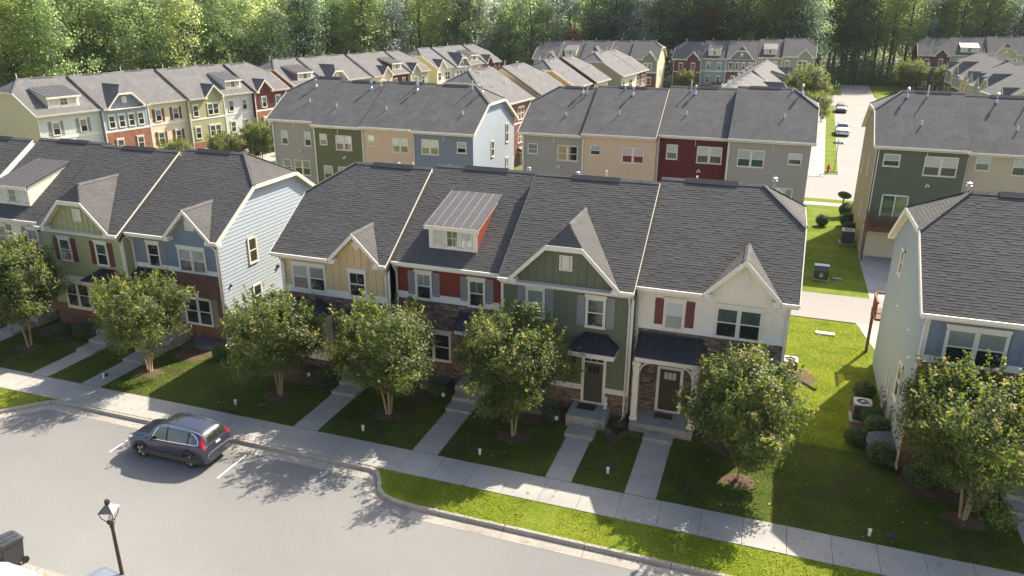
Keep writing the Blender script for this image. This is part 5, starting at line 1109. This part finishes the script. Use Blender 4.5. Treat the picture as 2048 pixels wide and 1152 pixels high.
keep &= ~((gy > 29.2) & (gy < 31.3)); keep &= ~((gx > 4.7) & (gy > 31) & (gy < 38)); keep &= ~((gy > 22.05) & (gy < 22.12) & (gx < -40))
gx, gy = gx[keep], gy[keep]; n = len(gx); a = rng.random(n)*6.283; h = .03+.05*rng.random(n); w = .012+.014*rng.random(n); ln = rng.normal(size=(n, 2))*.03
B0 = np.stack([gx-np.cos(a)*w, gy-np.sin(a)*w, np.full(n, .018)], 1); B1 = np.stack([gx+np.cos(a)*w, gy+np.sin(a)*w, np.full(n, .018)], 1); T1 = np.stack([gx+ln[:, 0]+np.cos(a)*w*.3, gy+ln[:, 1]+np.sin(a)*w*.3, .018+h], 1); T0 = np.stack([gx+ln[:, 0]-np.cos(a)*w*.3, gy+ln[:, 1]-np.sin(a)*w*.3, .018+h], 1)
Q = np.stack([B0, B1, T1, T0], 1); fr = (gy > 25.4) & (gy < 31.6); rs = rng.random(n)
BLADE = M_island('grass_blades', [(.148, .17, .013), (.19, .2, .02), (.12, .147, .012), (.24, .22, .035), (.14, .162, .014)], .8, .6, .1, .5)
BLADED = M_island('blades_shade_darkened', [(.052, .078, .01), (.074, .1, .012), (.044, .066, .01), (.1, .1, .024)], .8, .6, .1, .45)  # sparse front-lawn blades, colour lowered as well for deeper shade
for msk, mt, nm, lb in ((~fr, BLADE, 'lawn_grass', 'bright green grass of the kerb strip and the side yard'), (fr & (rs < .6), BLADED, 'grass_shade_darkened', 'thin front lawn grass, its colour darkened to deepen the shade')):
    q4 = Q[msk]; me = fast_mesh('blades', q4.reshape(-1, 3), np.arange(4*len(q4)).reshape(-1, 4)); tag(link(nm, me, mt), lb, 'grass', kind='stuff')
n = 420; P = np.stack([rng.uniform(-42, 12, n), rng.uniform(22.6, 31, n), np.full(n, .075)], 1)
me = leaves('fallen', P, .05, rng, 1.5, .7); tag(link('fallen_leaves', me, M_island('fallen_leaf', [(.35, .26, .06), (.28, .16, .05), (.42, .34, .12)], .7, 3)), 'yellow fallen leaves scattered on the lawns', 'leaves', kind='stuff')

# ------------------------------------------------------------------ cars
def crom(P, t):
    n = len(P)-1; t = max(0, min(n-1e-6, t)); i = int(t); f = t-i
    p0, p1, p2, p3 = P[max(i-1, 0)], P[i], P[i+1], P[min(i+2, n)]
    return .5*((2*p1)+(-p0+p2)*f+(2*p0-5*p1+4*p2-p3)*f*f+(-p0+3*p1-3*p2+p3)*f**3)
SUV = [(0, .40, .60, .64, .66, .58, .40), (.06, .30, .72, .77, .79, .76, .58), (.32, .23, .86, .92, .95, .865, .70), (.8, .21, .94, 1.0, 1.05, .895, .74), (1.15, .21, .98, 1.06, 1.12, .905, .75), (1.58, .21, 1.0, 1.37, 1.43, .91, .68), (1.95, .21, 1.02, 1.55, 1.61, .91, .63), (2.5, .21, 1.04, 1.6, 1.665, .91, .61), (3.2, .21, 1.07, 1.58, 1.645, .91, .61), (3.8, .22, 1.1, 1.52, 1.59, .905, .61), (4.12, .24, 1.12, 1.43, 1.49, .895, .61), (4.33, .28, 1.08, 1.2, 1.25, .875, .64), (4.45, .34, .9, .95, .975, .83, .67), (4.5, .42, .68, .71, .73, .76, .6)]
SEDAN = [(0, .36, .52, .56, .58, .58, .40), (.06, .27, .62, .68, .7, .76, .58), (.35, .2, .74, .8, .83, .86, .70), (.9, .18, .83, .89, .94, .895, .74), (1.25, .18, .87, .94, 1.0, .905, .75), (1.7, .18, .89, 1.2, 1.26, .91, .66), (2.1, .18, .9, 1.36, 1.41, .91, .6), (2.6, .18, .92, 1.39, 1.445, .91, .58), (3.1, .18, .94, 1.33, 1.39, .91, .58), (3.6, .19, .96, 1.12, 1.18, .905, .62), (4.0, .21, .97, 1.03, 1.08, .89, .66), (4.4, .25, .95, 1.0, 1.03, .86, .66), (4.62, .32, .82, .87, .9, .8, .6), (4.68, .42, .64, .67, .69, .72, .55)]
def car(name, label, loc, rz, paint, st=SUV, sc=1, wr=.345, axles=(.86, 3.5), group=None, tail=True):
    e = empty(name, loc, rz, label, 'car', group); e.scale = (sc,)*3; S = np.array(st); NS = len(st)-1
    XS = S[:, 0]
    def ring(t):
        x, zb, zbelt, zt, zc, wb, wt = crom(S, t)
        return np.array([(x, 0, zb), (x, wb*.6, zb), (x, wb*.95, zb+.03), (x, wb*.995, zb+.2), (x, wb, zb+(zbelt-zb)*.6), (x, wb*.985, zbelt-.03), (x, wb*.955, zbelt+.01), (x, wt+.03, zt-.03), (x, wt-.04, zt+.02), (x, wt*.62, zc-.008), (x, 0, zc)])
    NR = 10
    def surf(t, r, off=0):
        def f(t, r): return crom(ring(t), r)
        p = f(t, r)
        if off:
            du = f(min(t+.02, NS-.001), r)-f(max(t-.02, 0), r); dv = f(t, min(r+.02, NR-.001))-f(t, max(r-.02, 0)); n = np.cross(du, dv); n /= np.linalg.norm(n)+1e-9
            if n[1] < -.05 or (abs(n[1]) < .05 and n[2] < 0): n = -n
            p = p+n*off
        return p
    nt_, nr = 78, 30; m = MB(); T = np.linspace(0, NS-1e-4, nt_)
    for sgn in (1, -1):
        n0 = len(m.v)
        for t in T:
            for k in range(nr+1):
                p = surf(t, k*NR/nr).copy()
                for ax in axles:
                    d = math.hypot(p[0]-ax, p[2]-wr)
                    if d < wr+.055 and p[1] > .3 and p[2] < .9: p[1] = min(p[1], .66)
                m.v.append((p[0], p[1]*sgn, p[2]))
        for i in range(nt_-1):
            for k in range(nr): a = n0+i*(nr+1)+k; q = (a, a+1, a+nr+2, a+nr+1); m.f.append(q if sgn < 0 else q[::-1])
        m.f.append(tuple(n0+k for k in range(nr, -1, -1))); m.f.append(tuple(n0+(nt_-1)*(nr+1)+k for k in range(nr+1)))
    body = m.build('body', paint, e, smooth=True)
    def patch(nm, mat, t0, t1, r0, r1, sides=(1, -1), off=.008, n=10, shape=None, par=None, sm=True):
        for sgn in sides:
            k = MB(); kk = 6
            for i in range(n+1):
                for j in range(kk+1):
                    f, g = i/n, j/kk; lo, hi = (0, 1) if shape is None else shape(f)
                    p = surf(t0+(t1-t0)*f, r0+(r1-r0)*(lo+(hi-lo)*g), off); k.v.append((p[0], p[1]*sgn, p[2]))
            for i in range(n):
                for j in range(kk): a = i*(kk+1)+j; q = (a, a+1, a+kk+2, a+kk+1); k.f.append(q if sgn < 0 else q[::-1])
            k.build(nm, mat, par or e, smooth=sm)
    if st is SUV:
        patch('side_window_trim', CHROME, 4.75, 9.85, 6.02, 7.35, off=.004, shape=lambda f: (0, min(1, .12+f*4.2) if f < .3 else (1 if f < .75 else max(.1, 1-(f-.75)*2.6))), n=24)
        patch('side_window', CGLASS, 5.0, 9.6, 6.12, 7.2, off=.011, shape=lambda f: (0, min(1, .1+f*4.2) if f < .3 else (1 if f < .75 else max(.12, 1-(f-.75)*2.6))), n=24)
        for t in (6.75, 8.45): patch('window_pillar', BLACK, t, t+.14, 6.1, 7.25, off=.014, n=2)
        patch('windscreen', CGLASS, 4.15, 5.75, 7.75, 9.98, off=.008); patch('sunroof', CGLASS, 6.15, 6.95, 8.9, 9.98, off=.01)
        patch('rear_window', CGLASS, 10.1, 11.2, 7.75, 9.98, off=.01); patch('tail_light', TAIL, 10.0, 11.6, 6.1, 7.6, off=.016, shape=lambda f: (.0, .25+.75*(1-f)) if f < .6 else (-.9*(f-.6)/.4, .5)); patch('rear_bumper_trim', CHROME, 12.55, 12.85, 3.2, 9.98, off=.012)
        patch('rear_chrome_strip', CHROME, 11.45, 11.52, 6.5, 9.98, off=.012); patch('number_plate', PLATE, 11.65, 12.0, 9.62, 9.98, off=.018); patch('sill_cladding', CLAD, 3.1, 9.9, 1.9, 3.3, off=.012); patch('bumper_cladding', CLAD, 12.4, 12.95, 1.2, 2.9, off=.01); patch('head_light', PLATE, 1.1, 2.2, 5.2, 7.0, off=.01); patch('roof_rail', CHROME, 6.0, 9.9, 8.05, 8.25, off=.03)
    else:
        patch('side_window', CGLASS, 4.9, 8.9, 6.1, 7.15, off=.011, shape=lambda f: (0, min(1, .12+f*3.5) if f < .3 else (1 if f < .7 else max(.12, 1-(f-.7)*2.6))), n=20); patch('windscreen', CGLASS, 4.2, 5.8, 7.7, 9.98, off=.008); patch('rear_window', CGLASS, 8.1, 9.3, 7.7, 9.98, off=.008)
        patch('head_light', PLATE, 1.0, 2.1, 5.3, 7.0, off=.01); patch('tail_light', TAIL, 11.6, 12.5, 5.2, 7.0, off=.01)
    patch('grille', BLACK, .25, .9, 4.6, 9.98, off=.008) if st is SUV else patch('grille', BLACK, .3, .8, 5, 9.98, off=.008)
    patch('door_line', BLACK, 6.9, 6.93, 3.2, 6.0, off=.002, n=1); patch('door_line', BLACK, 5.0, 5.03, 3.2, 6.0, off=.002, n=1)
    for t in (6.35, 8.1): patch('door_handle', DARKG, t, t+.3, 5.3, 5.55, off=.025, n=3)
    for sgn in (1, -1):
        mm = MB(); p = surf(4.9, 6.1); mm.lathe([(.02, -.07), (.09, -.06), (.11, 0), (.09, .06), (.02, .07)], 10, (p[0]+.06, (p[1]+.1)*sgn, p[2]+.08)); mm.build('wing_mirror', paint, e, smooth=True)
        for ax in axles:
            w = empty('wheel', (ax, .77*sgn, wr)); w.parent = e; w.rotation_euler = (rad(-90*sgn), 0, 0)
            MB().lathe([(.22, -.1), (wr-.03, -.11), (wr, -.07), (wr, .07), (wr-.03, .11), (.235, .115), (.225, .05)], 28).build('tyre', TYRE, w, smooth=True)
            MB().lathe([(.01, .02), (.22, .02), (.23, .1), (.238, .1), (.235, -.05)], 24).build('rim', DARKG, w)
            for k in range(5):
                a = 2*math.pi*k/5
                for d in (-.16, .16): MB().beam((math.cos(a)*.04, math.sin(a)*.04, .095), (math.cos(a+d)*.225, math.sin(a+d)*.225, .085), .045, .03).build('spoke', ALLOY, w)
            MB().lathe([(.0, .08), (.055, .085), (.05, .11), (0, .115)], 12).build('hub_cap', ALLOY, w)
            ar = MB(); pts = []
            for k in range(13): a = math.pi*k/12; pts.append((ax+(wr+.06)*math.cos(a), .905*sgn, wr+(wr+.06)*math.sin(a)-.0))
            ar.tube(pts, .035, 6).build('wheel_arch', CLAD, e)
    MB().box((axles[0]-.3, -.74, .16), (axles[1]+.3, .74, .4)).build('underbody', BLACK, e)
    return e
CHROME = M('chrome_trim', (.72, .72, .7), .25, .03, 3, 0, .9); TYRE = M('tyre_rubber', (.018, .018, .018), .9, .2, 5); ALLOY = M('alloy', (.62, .6, .57), .35, .08, 4, 0, .3); CLAD = M('grey_cladding', (.06, .06, .062), .7, .1, 4)
PLATE = M('number_plate', (.6, .6, .6), .3, .1, 20); TAIL = M('tail_light_red', (.42, .012, .015), .15, .15, 8, coat=1); CGLASS = M_glass('car_glass', (.03, .032, .026), .03, .9, var=.8)
PSLATE = M('paint_slate_blue', (.062, .066, .1), .33, .04, 2, 0, .55, coat=1); PWHITE = M('paint_white', (.78, .78, .77), .3, .02, 2, coat=1); PDARK = M('paint_dark', (.025, .027, .032), .3, .05, 2, 0, .3, coat=1); PGREYC = M('paint_grey', (.33, .345, .37), .3, .03, 2, 0, .5, coat=1)
car('parked_car', 'slate blue suv with red tail lights parked at the kerb', (-24.68, 22.2, RZ+.005), 0, PSLATE, sc=.935).scale = (.935, .95, 1.0)
car('parked_car', 'white suv parked on the far street', (9.3, 124.5, .02), rad(88), PWHITE, group='cars parked on the far street', sc=1.08)
car('parked_car', 'dark sedan parked farther up the far street', (10.6, 153.5, .02), rad(87), PDARK, SEDAN, group='cars parked on the far street', sc=1.1)
car('parked_car', 'white car at the bottom left corner, only its roof in frame', (-21.62, 13.95, .03), rad(-90), PWHITE, group='cars by the near driveway', sc=.95)
car('parked_car', 'grey car roof cut off by the bottom edge below the street lamp', (-18.75, 10.4, RZ+.02), rad(84), PGREYC, SEDAN, group='cars by the near driveway', sc=.95)
# ------------------------------------------------------------------ street lamp
LAMPM = M('lamp_bronze', (.055, .036, .03), .45, .2, 4, .1, .3)
lm = empty('street_lamp', (-18.15, 14.65, RZ), 0, 'dark bronze lantern lamp post in the lower left', 'lamp post')
MB().lathe([(.16, 0), (.16, .12), (.1, .2), (.075, .5), (.06, .6), (.052, 2.75), (.07, 2.78), (.07, 2.84), (.04, 2.9), (.11, 2.93), (.13, 3.0), (.1, 3.03)], 14).build('post', LAMPM, lm, smooth=False)
for k in range(4): a = rad(45+90*k+20); MB().tube([(math.cos(a)*.1, math.sin(a)*.1, 3.0), (math.cos(a)*.25, math.sin(a)*.25, 3.22), (math.cos(a)*.29, math.sin(a)*.29, 3.42)], .014, 5).build('lantern_arm', LAMPM, lm)
m = MB(); c4 = [(math.cos(rad(45+90*k+20))*.34, math.sin(rad(45+90*k+20))*.34, 3.42) for k in range(4)]; t4 = [(p[0]*.2, p[1]*.2, 3.62) for p in c4]
for k in range(4): m.poly([c4[k], c4[(k+1) % 4], t4[(k+1) % 4], t4[k]])
m.poly(c4[::-1]); m.poly(t4); m.build('lantern_roof', M('lamp_roof', (.16, .155, .15), .35, .1, 4, 0, .5), lm)
MB().lathe([(.06, 3.6), (.075, 3.66), (.085, 3.72), (.06, 3.78), (.01, 3.8)], 12).build('finial', LAMPM, lm); MB().lathe([(.05, 3.03), (.07, 3.1), (.07, 3.35), (.03, 3.4)], 10).build('lens', M_glass('lamp_lens', (.45, .43, .38)), lm)
# ------------------------------------------------------------------ wheelie bin
bn = empty('wheeled_bin', (-23.05, 14.6, RZ+.01), rad(-14), 'dark grey wheeled rubbish bin on the lower left kerb', 'bin')
m = MB(); m.v = [(-.25, -.28, .08), (.25, -.28, .08), (.25, .28, .08), (-.25, .28, .08), (-.32, -.36, .98), (.32, -.36, .98), (.32, .38, .98), (-.32, .38, .98)]; m.f = [(0, 3, 2, 1), (4, 5, 6, 7), (0, 1, 5, 4), (1, 2, 6, 5), (2, 3, 7, 6), (3, 0, 4, 7)]; m.build('body', DARKG, bn, bevel=.02)
m = MB(); pr = [(-.4, .985), (-.3, 1.06), (0, 1.09), (.3, 1.06), (.41, .99)]; m.v = [(x, y, z) for x in (-.35, .35) for y, z in pr]; m.f = [(i, i+1, i+6, i+5) for i in range(4)]+[(0, 1, 2, 3, 4), (9, 8, 7, 6, 5), (0, 4, 9, 5)]; m.build('lid', DARKG, bn)
for x in (-.12, .12): MB().box((x-.02, -.3, 1.05), (x+.02, .3, 1.1)).build('lid_rib', DARKG, bn)
MB().tube([(-.28, .42, .95), (.28, .42, .95)], .018, 6).build('handle', DARKG, bn)
for x in (-.27, .27): w = MB().lathe([(.02, -.04), (.12, -.04), (.12, .04), (.02, .04)], 12).build('wheel', BLACK, bn); w.location = (x, .3, .12); w.rotation_euler = (0, rad(90), 0)
b2 = copy_tree(bn); b2.location = (6.4, 163.5, .03); b2.rotation_euler = (0, 0, .5); b2['label'] = 'black bin standing by the far street intersection'; b2['group'] = 'rubbish bins'; bn['group'] = 'rubbish bins'; b2.scale = (1.6, 1.6, 1.3)
# ------------------------------------------------------------------ air conditioners
ACM = M('ac_casing', (.1, .1, .095), .5, .15, 4, .1); ACT = M('ac_top', (.4, .39, .36), .45, .1, 4)
def aircon(label, x, y, rz=0, h=.85, w=.38, flip=False, scl=1):
    e = empty('air_conditioner', (x, y, .03), rz, label, 'air conditioner', 'outdoor air conditioners'); e.scale = (scl,)*3
    MB().box((-w-.1, -w-.1, 0), (w+.1, w+.1, .06)).build('pad', CONC, e); MB().box((-w, -w, .06), (w, w, h)).build('casing', ACM, e, bevel=.06)
    for s in (-1, 1):
        for k in range(12): MB().box((-w-.006, s*w-.006 if s > 0 else s*w-.012, .12+k*(h-.2)/12), (w+.006, s*w+.012 if s > 0 else s*w+.006, .12+k*(h-.2)/12+.025)).build('louvre', DARKG, e)
    t = MB(); n = 24
    for k in range(n):
        a0, a1 = 2*math.pi*k/n, 2*math.pi*(k+1)/n; sq = lambda a: (w+.02)/max(abs(math.cos(a)), abs(math.sin(a)))*(.9 if abs(abs(math.cos(a))-abs(math.sin(a))) < .2 else 1)
        t.prism([(math.cos(a0)*w*.72, math.sin(a0)*w*.72, h), (math.cos(a1)*w*.72, math.sin(a1)*w*.72, h), (math.cos(a1)*sq(a1), math.sin(a1)*sq(a1), h), (math.cos(a0)*sq(a0), math.sin(a0)*sq(a0), h)], (0, 0, .05))
    t.build('top_cover', ACT, e)
    for r_ in (.1, .16, .22): g = MB(); g.tube([(math.cos(2*math.pi*k/16)*r_*w/.38, math.sin(2*math.pi*k/16)*r_*w/.38, h+.03) for k in range(17)], .006, 4).build('guard_ring', BLACK, e)
    MB().lathe([(.0, h+.03), (.09, h+.03), (.08, h+.07), (0, h+.08)], 12).build('motor_cap', ACT, e)
    for k in range(3): a = 2.09*k; MB().beam((0, 0, h-.03), (math.cos(a)*w*.66, math.sin(a)*w*.66, h-.03), .16, .01).build('fan_blade', DARKG, e)
aircon('air conditioner by the mulch bed at the right house wall', 5.25, 34.9); aircon('air conditioner at the corner of the white house', 2.05, 38.6); aircon('air conditioner behind the forest green house side wall', 6.45, 65.4, scl=1.25)
# ------------------------------------------------------------------ window wells with covers
WELL = M('well_cover_blue', (.1, .12, .145), .35, .15, 4, 0, 0, .5)
def well(label, x, y, w, d, side='F', h=.3):
    e = empty('window_well', (x, y, .02), 0 if side == 'F' else rad(-90), label, 'window well', 'covered window wells'); n = 10
    pts = [(-w/2+ (w*.18 if k in (0,) else 0)+w*k/n, 0) for k in range(n+1)]; out = []
    for k in range(n+1): t = -1+2*k/n; out.append((t*w/2, -d*(1-abs(t)**4)))
    m = MB(); m.prism([(p[0], p[1], 0) for p in out], (0, 0, h)); m.build('steel_wall', M('well_steel', (.2, .2, .19), .5, .1, 4, 0, .6), e)
    m = MB(); m.prism([(p[0]*1.06, p[1]*1.06+.02, h+.005) for p in out], (0, 0, .045)); m.build('cover', WELL, e)
    for k in range(9): u = -w*.42+w*.84*k/8; dd = d*(1-abs(u*2/w)**4); MB().box((u-.03, -dd, h+.05), (u+.03, -.05, h+.075)).build('rib', WELL, e)
well('covered window well with pale rim before the blue brick house', -28.6, 31.7, 1.8, 1.0); well('window well cover beneath the red house window', -14.9, 31.7, 1.9, 1.05); well('window well cover beside the green house stoop', -9.2, 31.1, 1.9, 1.0); well('dark window well before the sage brick wall', -36.6, 30.9, 1.8, .9); well('large blue ribbed window well cover against the right house wall', 6.3, 32.0, 1.9, 1.05, 'L', .55); well('white rimmed window well under the right edge tree', 8.2, 30.9, 1.7, .9)
# ------------------------------------------------------------------ small things on the lawns
for lab, x, y in (('white cleanout pipe on the lawn before the blue brick house', -31.0, 26.3), ('white cleanout pipe beside the car on the tan house lawn', -22.9, 26.25), ('white cleanout pipe before the tree of the tan house', -16.0, 26.2), ('white cleanout pipe before the two-stemmed tree', -10.35, 26.15), ('white cleanout pipe between the two right front walks', -4.9, 26.6), ('white cleanout pipe right of the sunny tree', 4.9, 25.9)):
    MB().lathe([(.055, 0), (.055, .2), (.072, .2), (.072, .27), (.03, .27), (.03, .3), (.01, .3)], 12, (0, 0, 0)).build('cleanout_pipe', M('pvc_white', (.8, .8, .78), .4, .04, 5)).location = (x, y, .02)
    tag(bpy.context.scene.objects[-1] if False else COL.objects[-1], lab, 'pipe', 'white cleanout pipes')
for lab, x, y in (('round black valve cover by the walk of the red house', -15.2, 26.3), ('round black valve cover between the two right walks', -4.75, 27.1), ('round black valve cover near the right cleanout pipe', 5.65, 26.15), ('round dark valve cover on the tan house lawn', -21.7, 26.6), ('round black valve cover on the blue house lawn', -31.2, 26.55)):
    o = MB().lathe([(.19, 0), (.19, .03), (.15, .035), (.14, .03), (.02, .032)], 18).build('valve_cover', BLACK); o.location = (x, y, .03); tag(o, lab, 'valve cover', 'round valve covers')
PURP = M('lamp_white', (.7, .7, .72), .3, .05, 4)
for lab, x, y in (('small white globe path light by the tan house bed', -21.0, 29.6), ('small white globe path light by the red house steps', -13.7, 29.9), ('small white globe path light by the green house stoop', -7.95, 29.6)):
    e = empty('path_light', (x, y, .03), 0, lab, 'path light', 'globe path lights'); MB().tube([(0, 0, 0), (0, 0, .25)], .015, 6).build('stake', BLACK, e); MB().lathe([(.03, .24), (.075, .28), (.09, .35), (.07, .42), (.02, .45)], 12).build('globe', PURP, e, smooth=True)
o = MB().box((-7.25, 30.45, .585), (-6.4, 31.0, .6)).build('doormat', BLACK); tag(o, 'black doormat before the dark green house door', 'doormat', 'doormats')
o = MB().box((-3.75, 31.05, .455), (-2.95, 31.5, .47)).build('doormat', M('mat_brown', (.07, .05, .042), .95, .2, 20)); tag(o, 'brown doormat on the white house porch', 'doormat', 'doormats')
fg = empty('garden_figurine', (-5.98, 30.85, .58), rad(-25), 'small white garden figurine on the stoop beside the green house door', 'figurine'); FW = M('figurine_white', (.7, .68, .66), .5, .08, 8)
MB().lathe([(.1, 0), (.12, .03), (.09, .12), (.11, .24), (.075, .36), (.04, .4)], 12).build('body', FW, fg, smooth=True); MB().lathe([(.02, .38), (.07, .42), (.085, .48), (.06, .55), (.01, .57)], 12).build('head', FW, fg, smooth=True)
for s in (-1, 1): MB().tube([(s*.04, 0, .54), (s*.06, .01, .62), (s*.07, .02, .67)], [.025, .022, .008], 6).build('ear', FW, fg); MB().tube([(s*.09, -.02, .3), (s*.13, -.09, .22), (s*.08, -.14, .18)], [.035, .03, .02], 6).build('arm', FW, fg)
o = MB().tube([(-5.0, 31.05, .35), (-5.0, 30.95, .12), (-5.05, 30.3, .07), (-5.15, 29.6, .05)], .06, 8).build('drain_hose', BLACK); tag(o, 'black corrugated drain pipe between the two stoops', 'drain pipe')
o = MB().box((3.55, 44.7, .02), (4.6, 45.05, .12)).build('utility_lid', M('lid_white', (.7, .72, .74), .5, .05, 4), bevel=.02); tag(o, 'white rectangular utility lid on the sunny side lawn', 'utility lid')
o = MB().tube([(2.6, 38.0, .06), (3.0, 37.6, .05), (3.35, 37.2, .05)], .08, 8).build('splash_pipe', BLACK); tag(o, 'black downspout extension on the lawn beside the corner air conditioner', 'drain pipe')
tf = empty('transformer', (4.15, 55.3, .02), 0, 'dark green pad-mounted transformer on the rear side lawn', 'transformer'); TG = M('transformer_green', (.045, .06, .04), .5, .15, 4)
MB().box((-.55, -.5, 0), (.55, .45, .08)).build('pad', CONC, tf); m = MB(); m.prism([(-.48, -.42, .08), (-.48, -.42, .7), (-.48, -.1, .95), (-.48, .38, .95), (-.48, .38, .08)], (.96, 0, 0)); m.build('cabinet', TG, tf); MB().box((-.5, -.12, .955), (.5, .4, .985)).build('lid', M('transformer_lid', (.3, .33, .33), .4, .1, 4), tf); MB().box((-.12, -.435, .4), (.1, -.425, .56)).build('warning_label', M('label_orange', (.6, .25, .12), .5, .1, 20), tf); MB().box((-.12, -.435, .28), (.1, -.425, .38)).build('data_label', PLATE, tf)
o = MB().box((4.95, 55.4, .02), (5.55, 55.75, .09)).build('utility_lid', M('lid_teal', (.12, .2, .18), .5, .1, 4), bevel=.02); tag(o, 'low green utility lid beside the transformer', 'utility lid')
ds = empty('satellite_dish', (6.55, 74.8, .02), 0, 'dark satellite dish on a pole beside the green house', 'satellite dish')
MB().tube([(0, 0, 0), (0, 0, 1.7)], .06, 8).build('pole', DARKG, ds); d_ = MB().lathe([(.02, .0), (.3, .05), (.55, .16), (.62, .24), (.6, .26), (.3, .1), (.02, .04)], 20).build('dish', DARKG, ds, smooth=True); d_.location = (0, 0, 1.7); d_.rotation_euler = (rad(-42), rad(15), 0); MB().tube([(0, 0, 1.75), (.0, .35, 2.1)], .02, 5).build('feed_arm', DARKG, ds)
hy = empty('fire_hydrant', (6.2, 95.6, .05), 0, 'red fire hydrant at the street corner', 'hydrant'); HR = M('hydrant_red', (.5, .045, .025), .45, .1, 5); hy.scale = (1.25, 1.25, 1.25)
MB().lathe([(.16, 0), (.16, .06), (.1, .07), (.1, .45), (.14, .46), (.14, .52), (.1, .58), (.05, .66), (.03, .72), (.02, .74)], 14).build('barrel', HR, hy); MB().tube([(-.2, 0, .36), (.2, 0, .36)], .06, 8).build('side_outlet', HR, hy); MB().tube([(0, -.19, .33), (0, 0, .33)], .075, 8).build('front_outlet', HR, hy)
sg = empty('street_sign', (6.95, 97.0, .05), 0, 'green street name sign on a thin post at the corner', 'street sign'); MB().tube([(0, 0, 0), (0, 0, 3.3)], .045, 6).build('post', M('sign_post', (.2, .2, .2), .5, .1, 4), sg); SGN = M('sign_green', (.015, .17, .1), .45, .05, 5)
a_ = MB().box((-.55, -.015, 3.05), (.55, .015, 3.3)).build('name_blade', SGN, sg); b_ = MB().box((-.015, -.5, 3.32), (.015, .5, 3.56)).build('name_blade', SGN, sg); MB().box((-.3, -.022, 3.13), (.32, -.017, 3.22)).build('lettering_strip', PLATE, a_)
for H in HOUSES: H.clad()

sd = empty('storm_drain', (-12.15, 21.74, RZ), rad(-16), 'grey iron storm drain grate in the gutter at the kerb bend', 'drain grate'); IRON = M('cast_iron', (.3, .3, .29), .6, .25, 6, .3)
MB().box((-.62, -.24, .006), (.62, .24, .016)).build('pit', CLAD, sd)
for y_ in (-.24, .21): MB().box((-.65, y_, .008), (.65, y_+.03, .034)).build('frame', IRON, sd)
for k in range(17): MB().beam((-.6+k*.075, -.22, .024), (-.56+k*.075, .22, .024), .03, .02).build('bar', IRON, sd)
# ------------------------------------------------------------------ thin air haze over the whole neighbourhood
hz = MB().box((-260, -70, -4), (160, 340, 40)).build('haze', None); hm = bpy.data.materials.new('haze_air'); hm.use_nodes = True; ht = hm.node_tree; ht.nodes.remove(ht.nodes['Principled BSDF'])
pv = ht.nodes.new('ShaderNodeVolumePrincipled'); pv.inputs['Color'].default_value = (.93, .95, 1, 1); pv.inputs['Density'].default_value = .00011; pv.inputs['Anisotropy'].default_value = 0; ht.links.new(pv.outputs[0], ht.nodes['Material Output'].inputs['Volume'])
hz.data.materials.append(hm); hz['kind'] = 'stuff'; hz['label'] = 'thin daylight haze over the whole scene'; hz['category'] = 'haze'
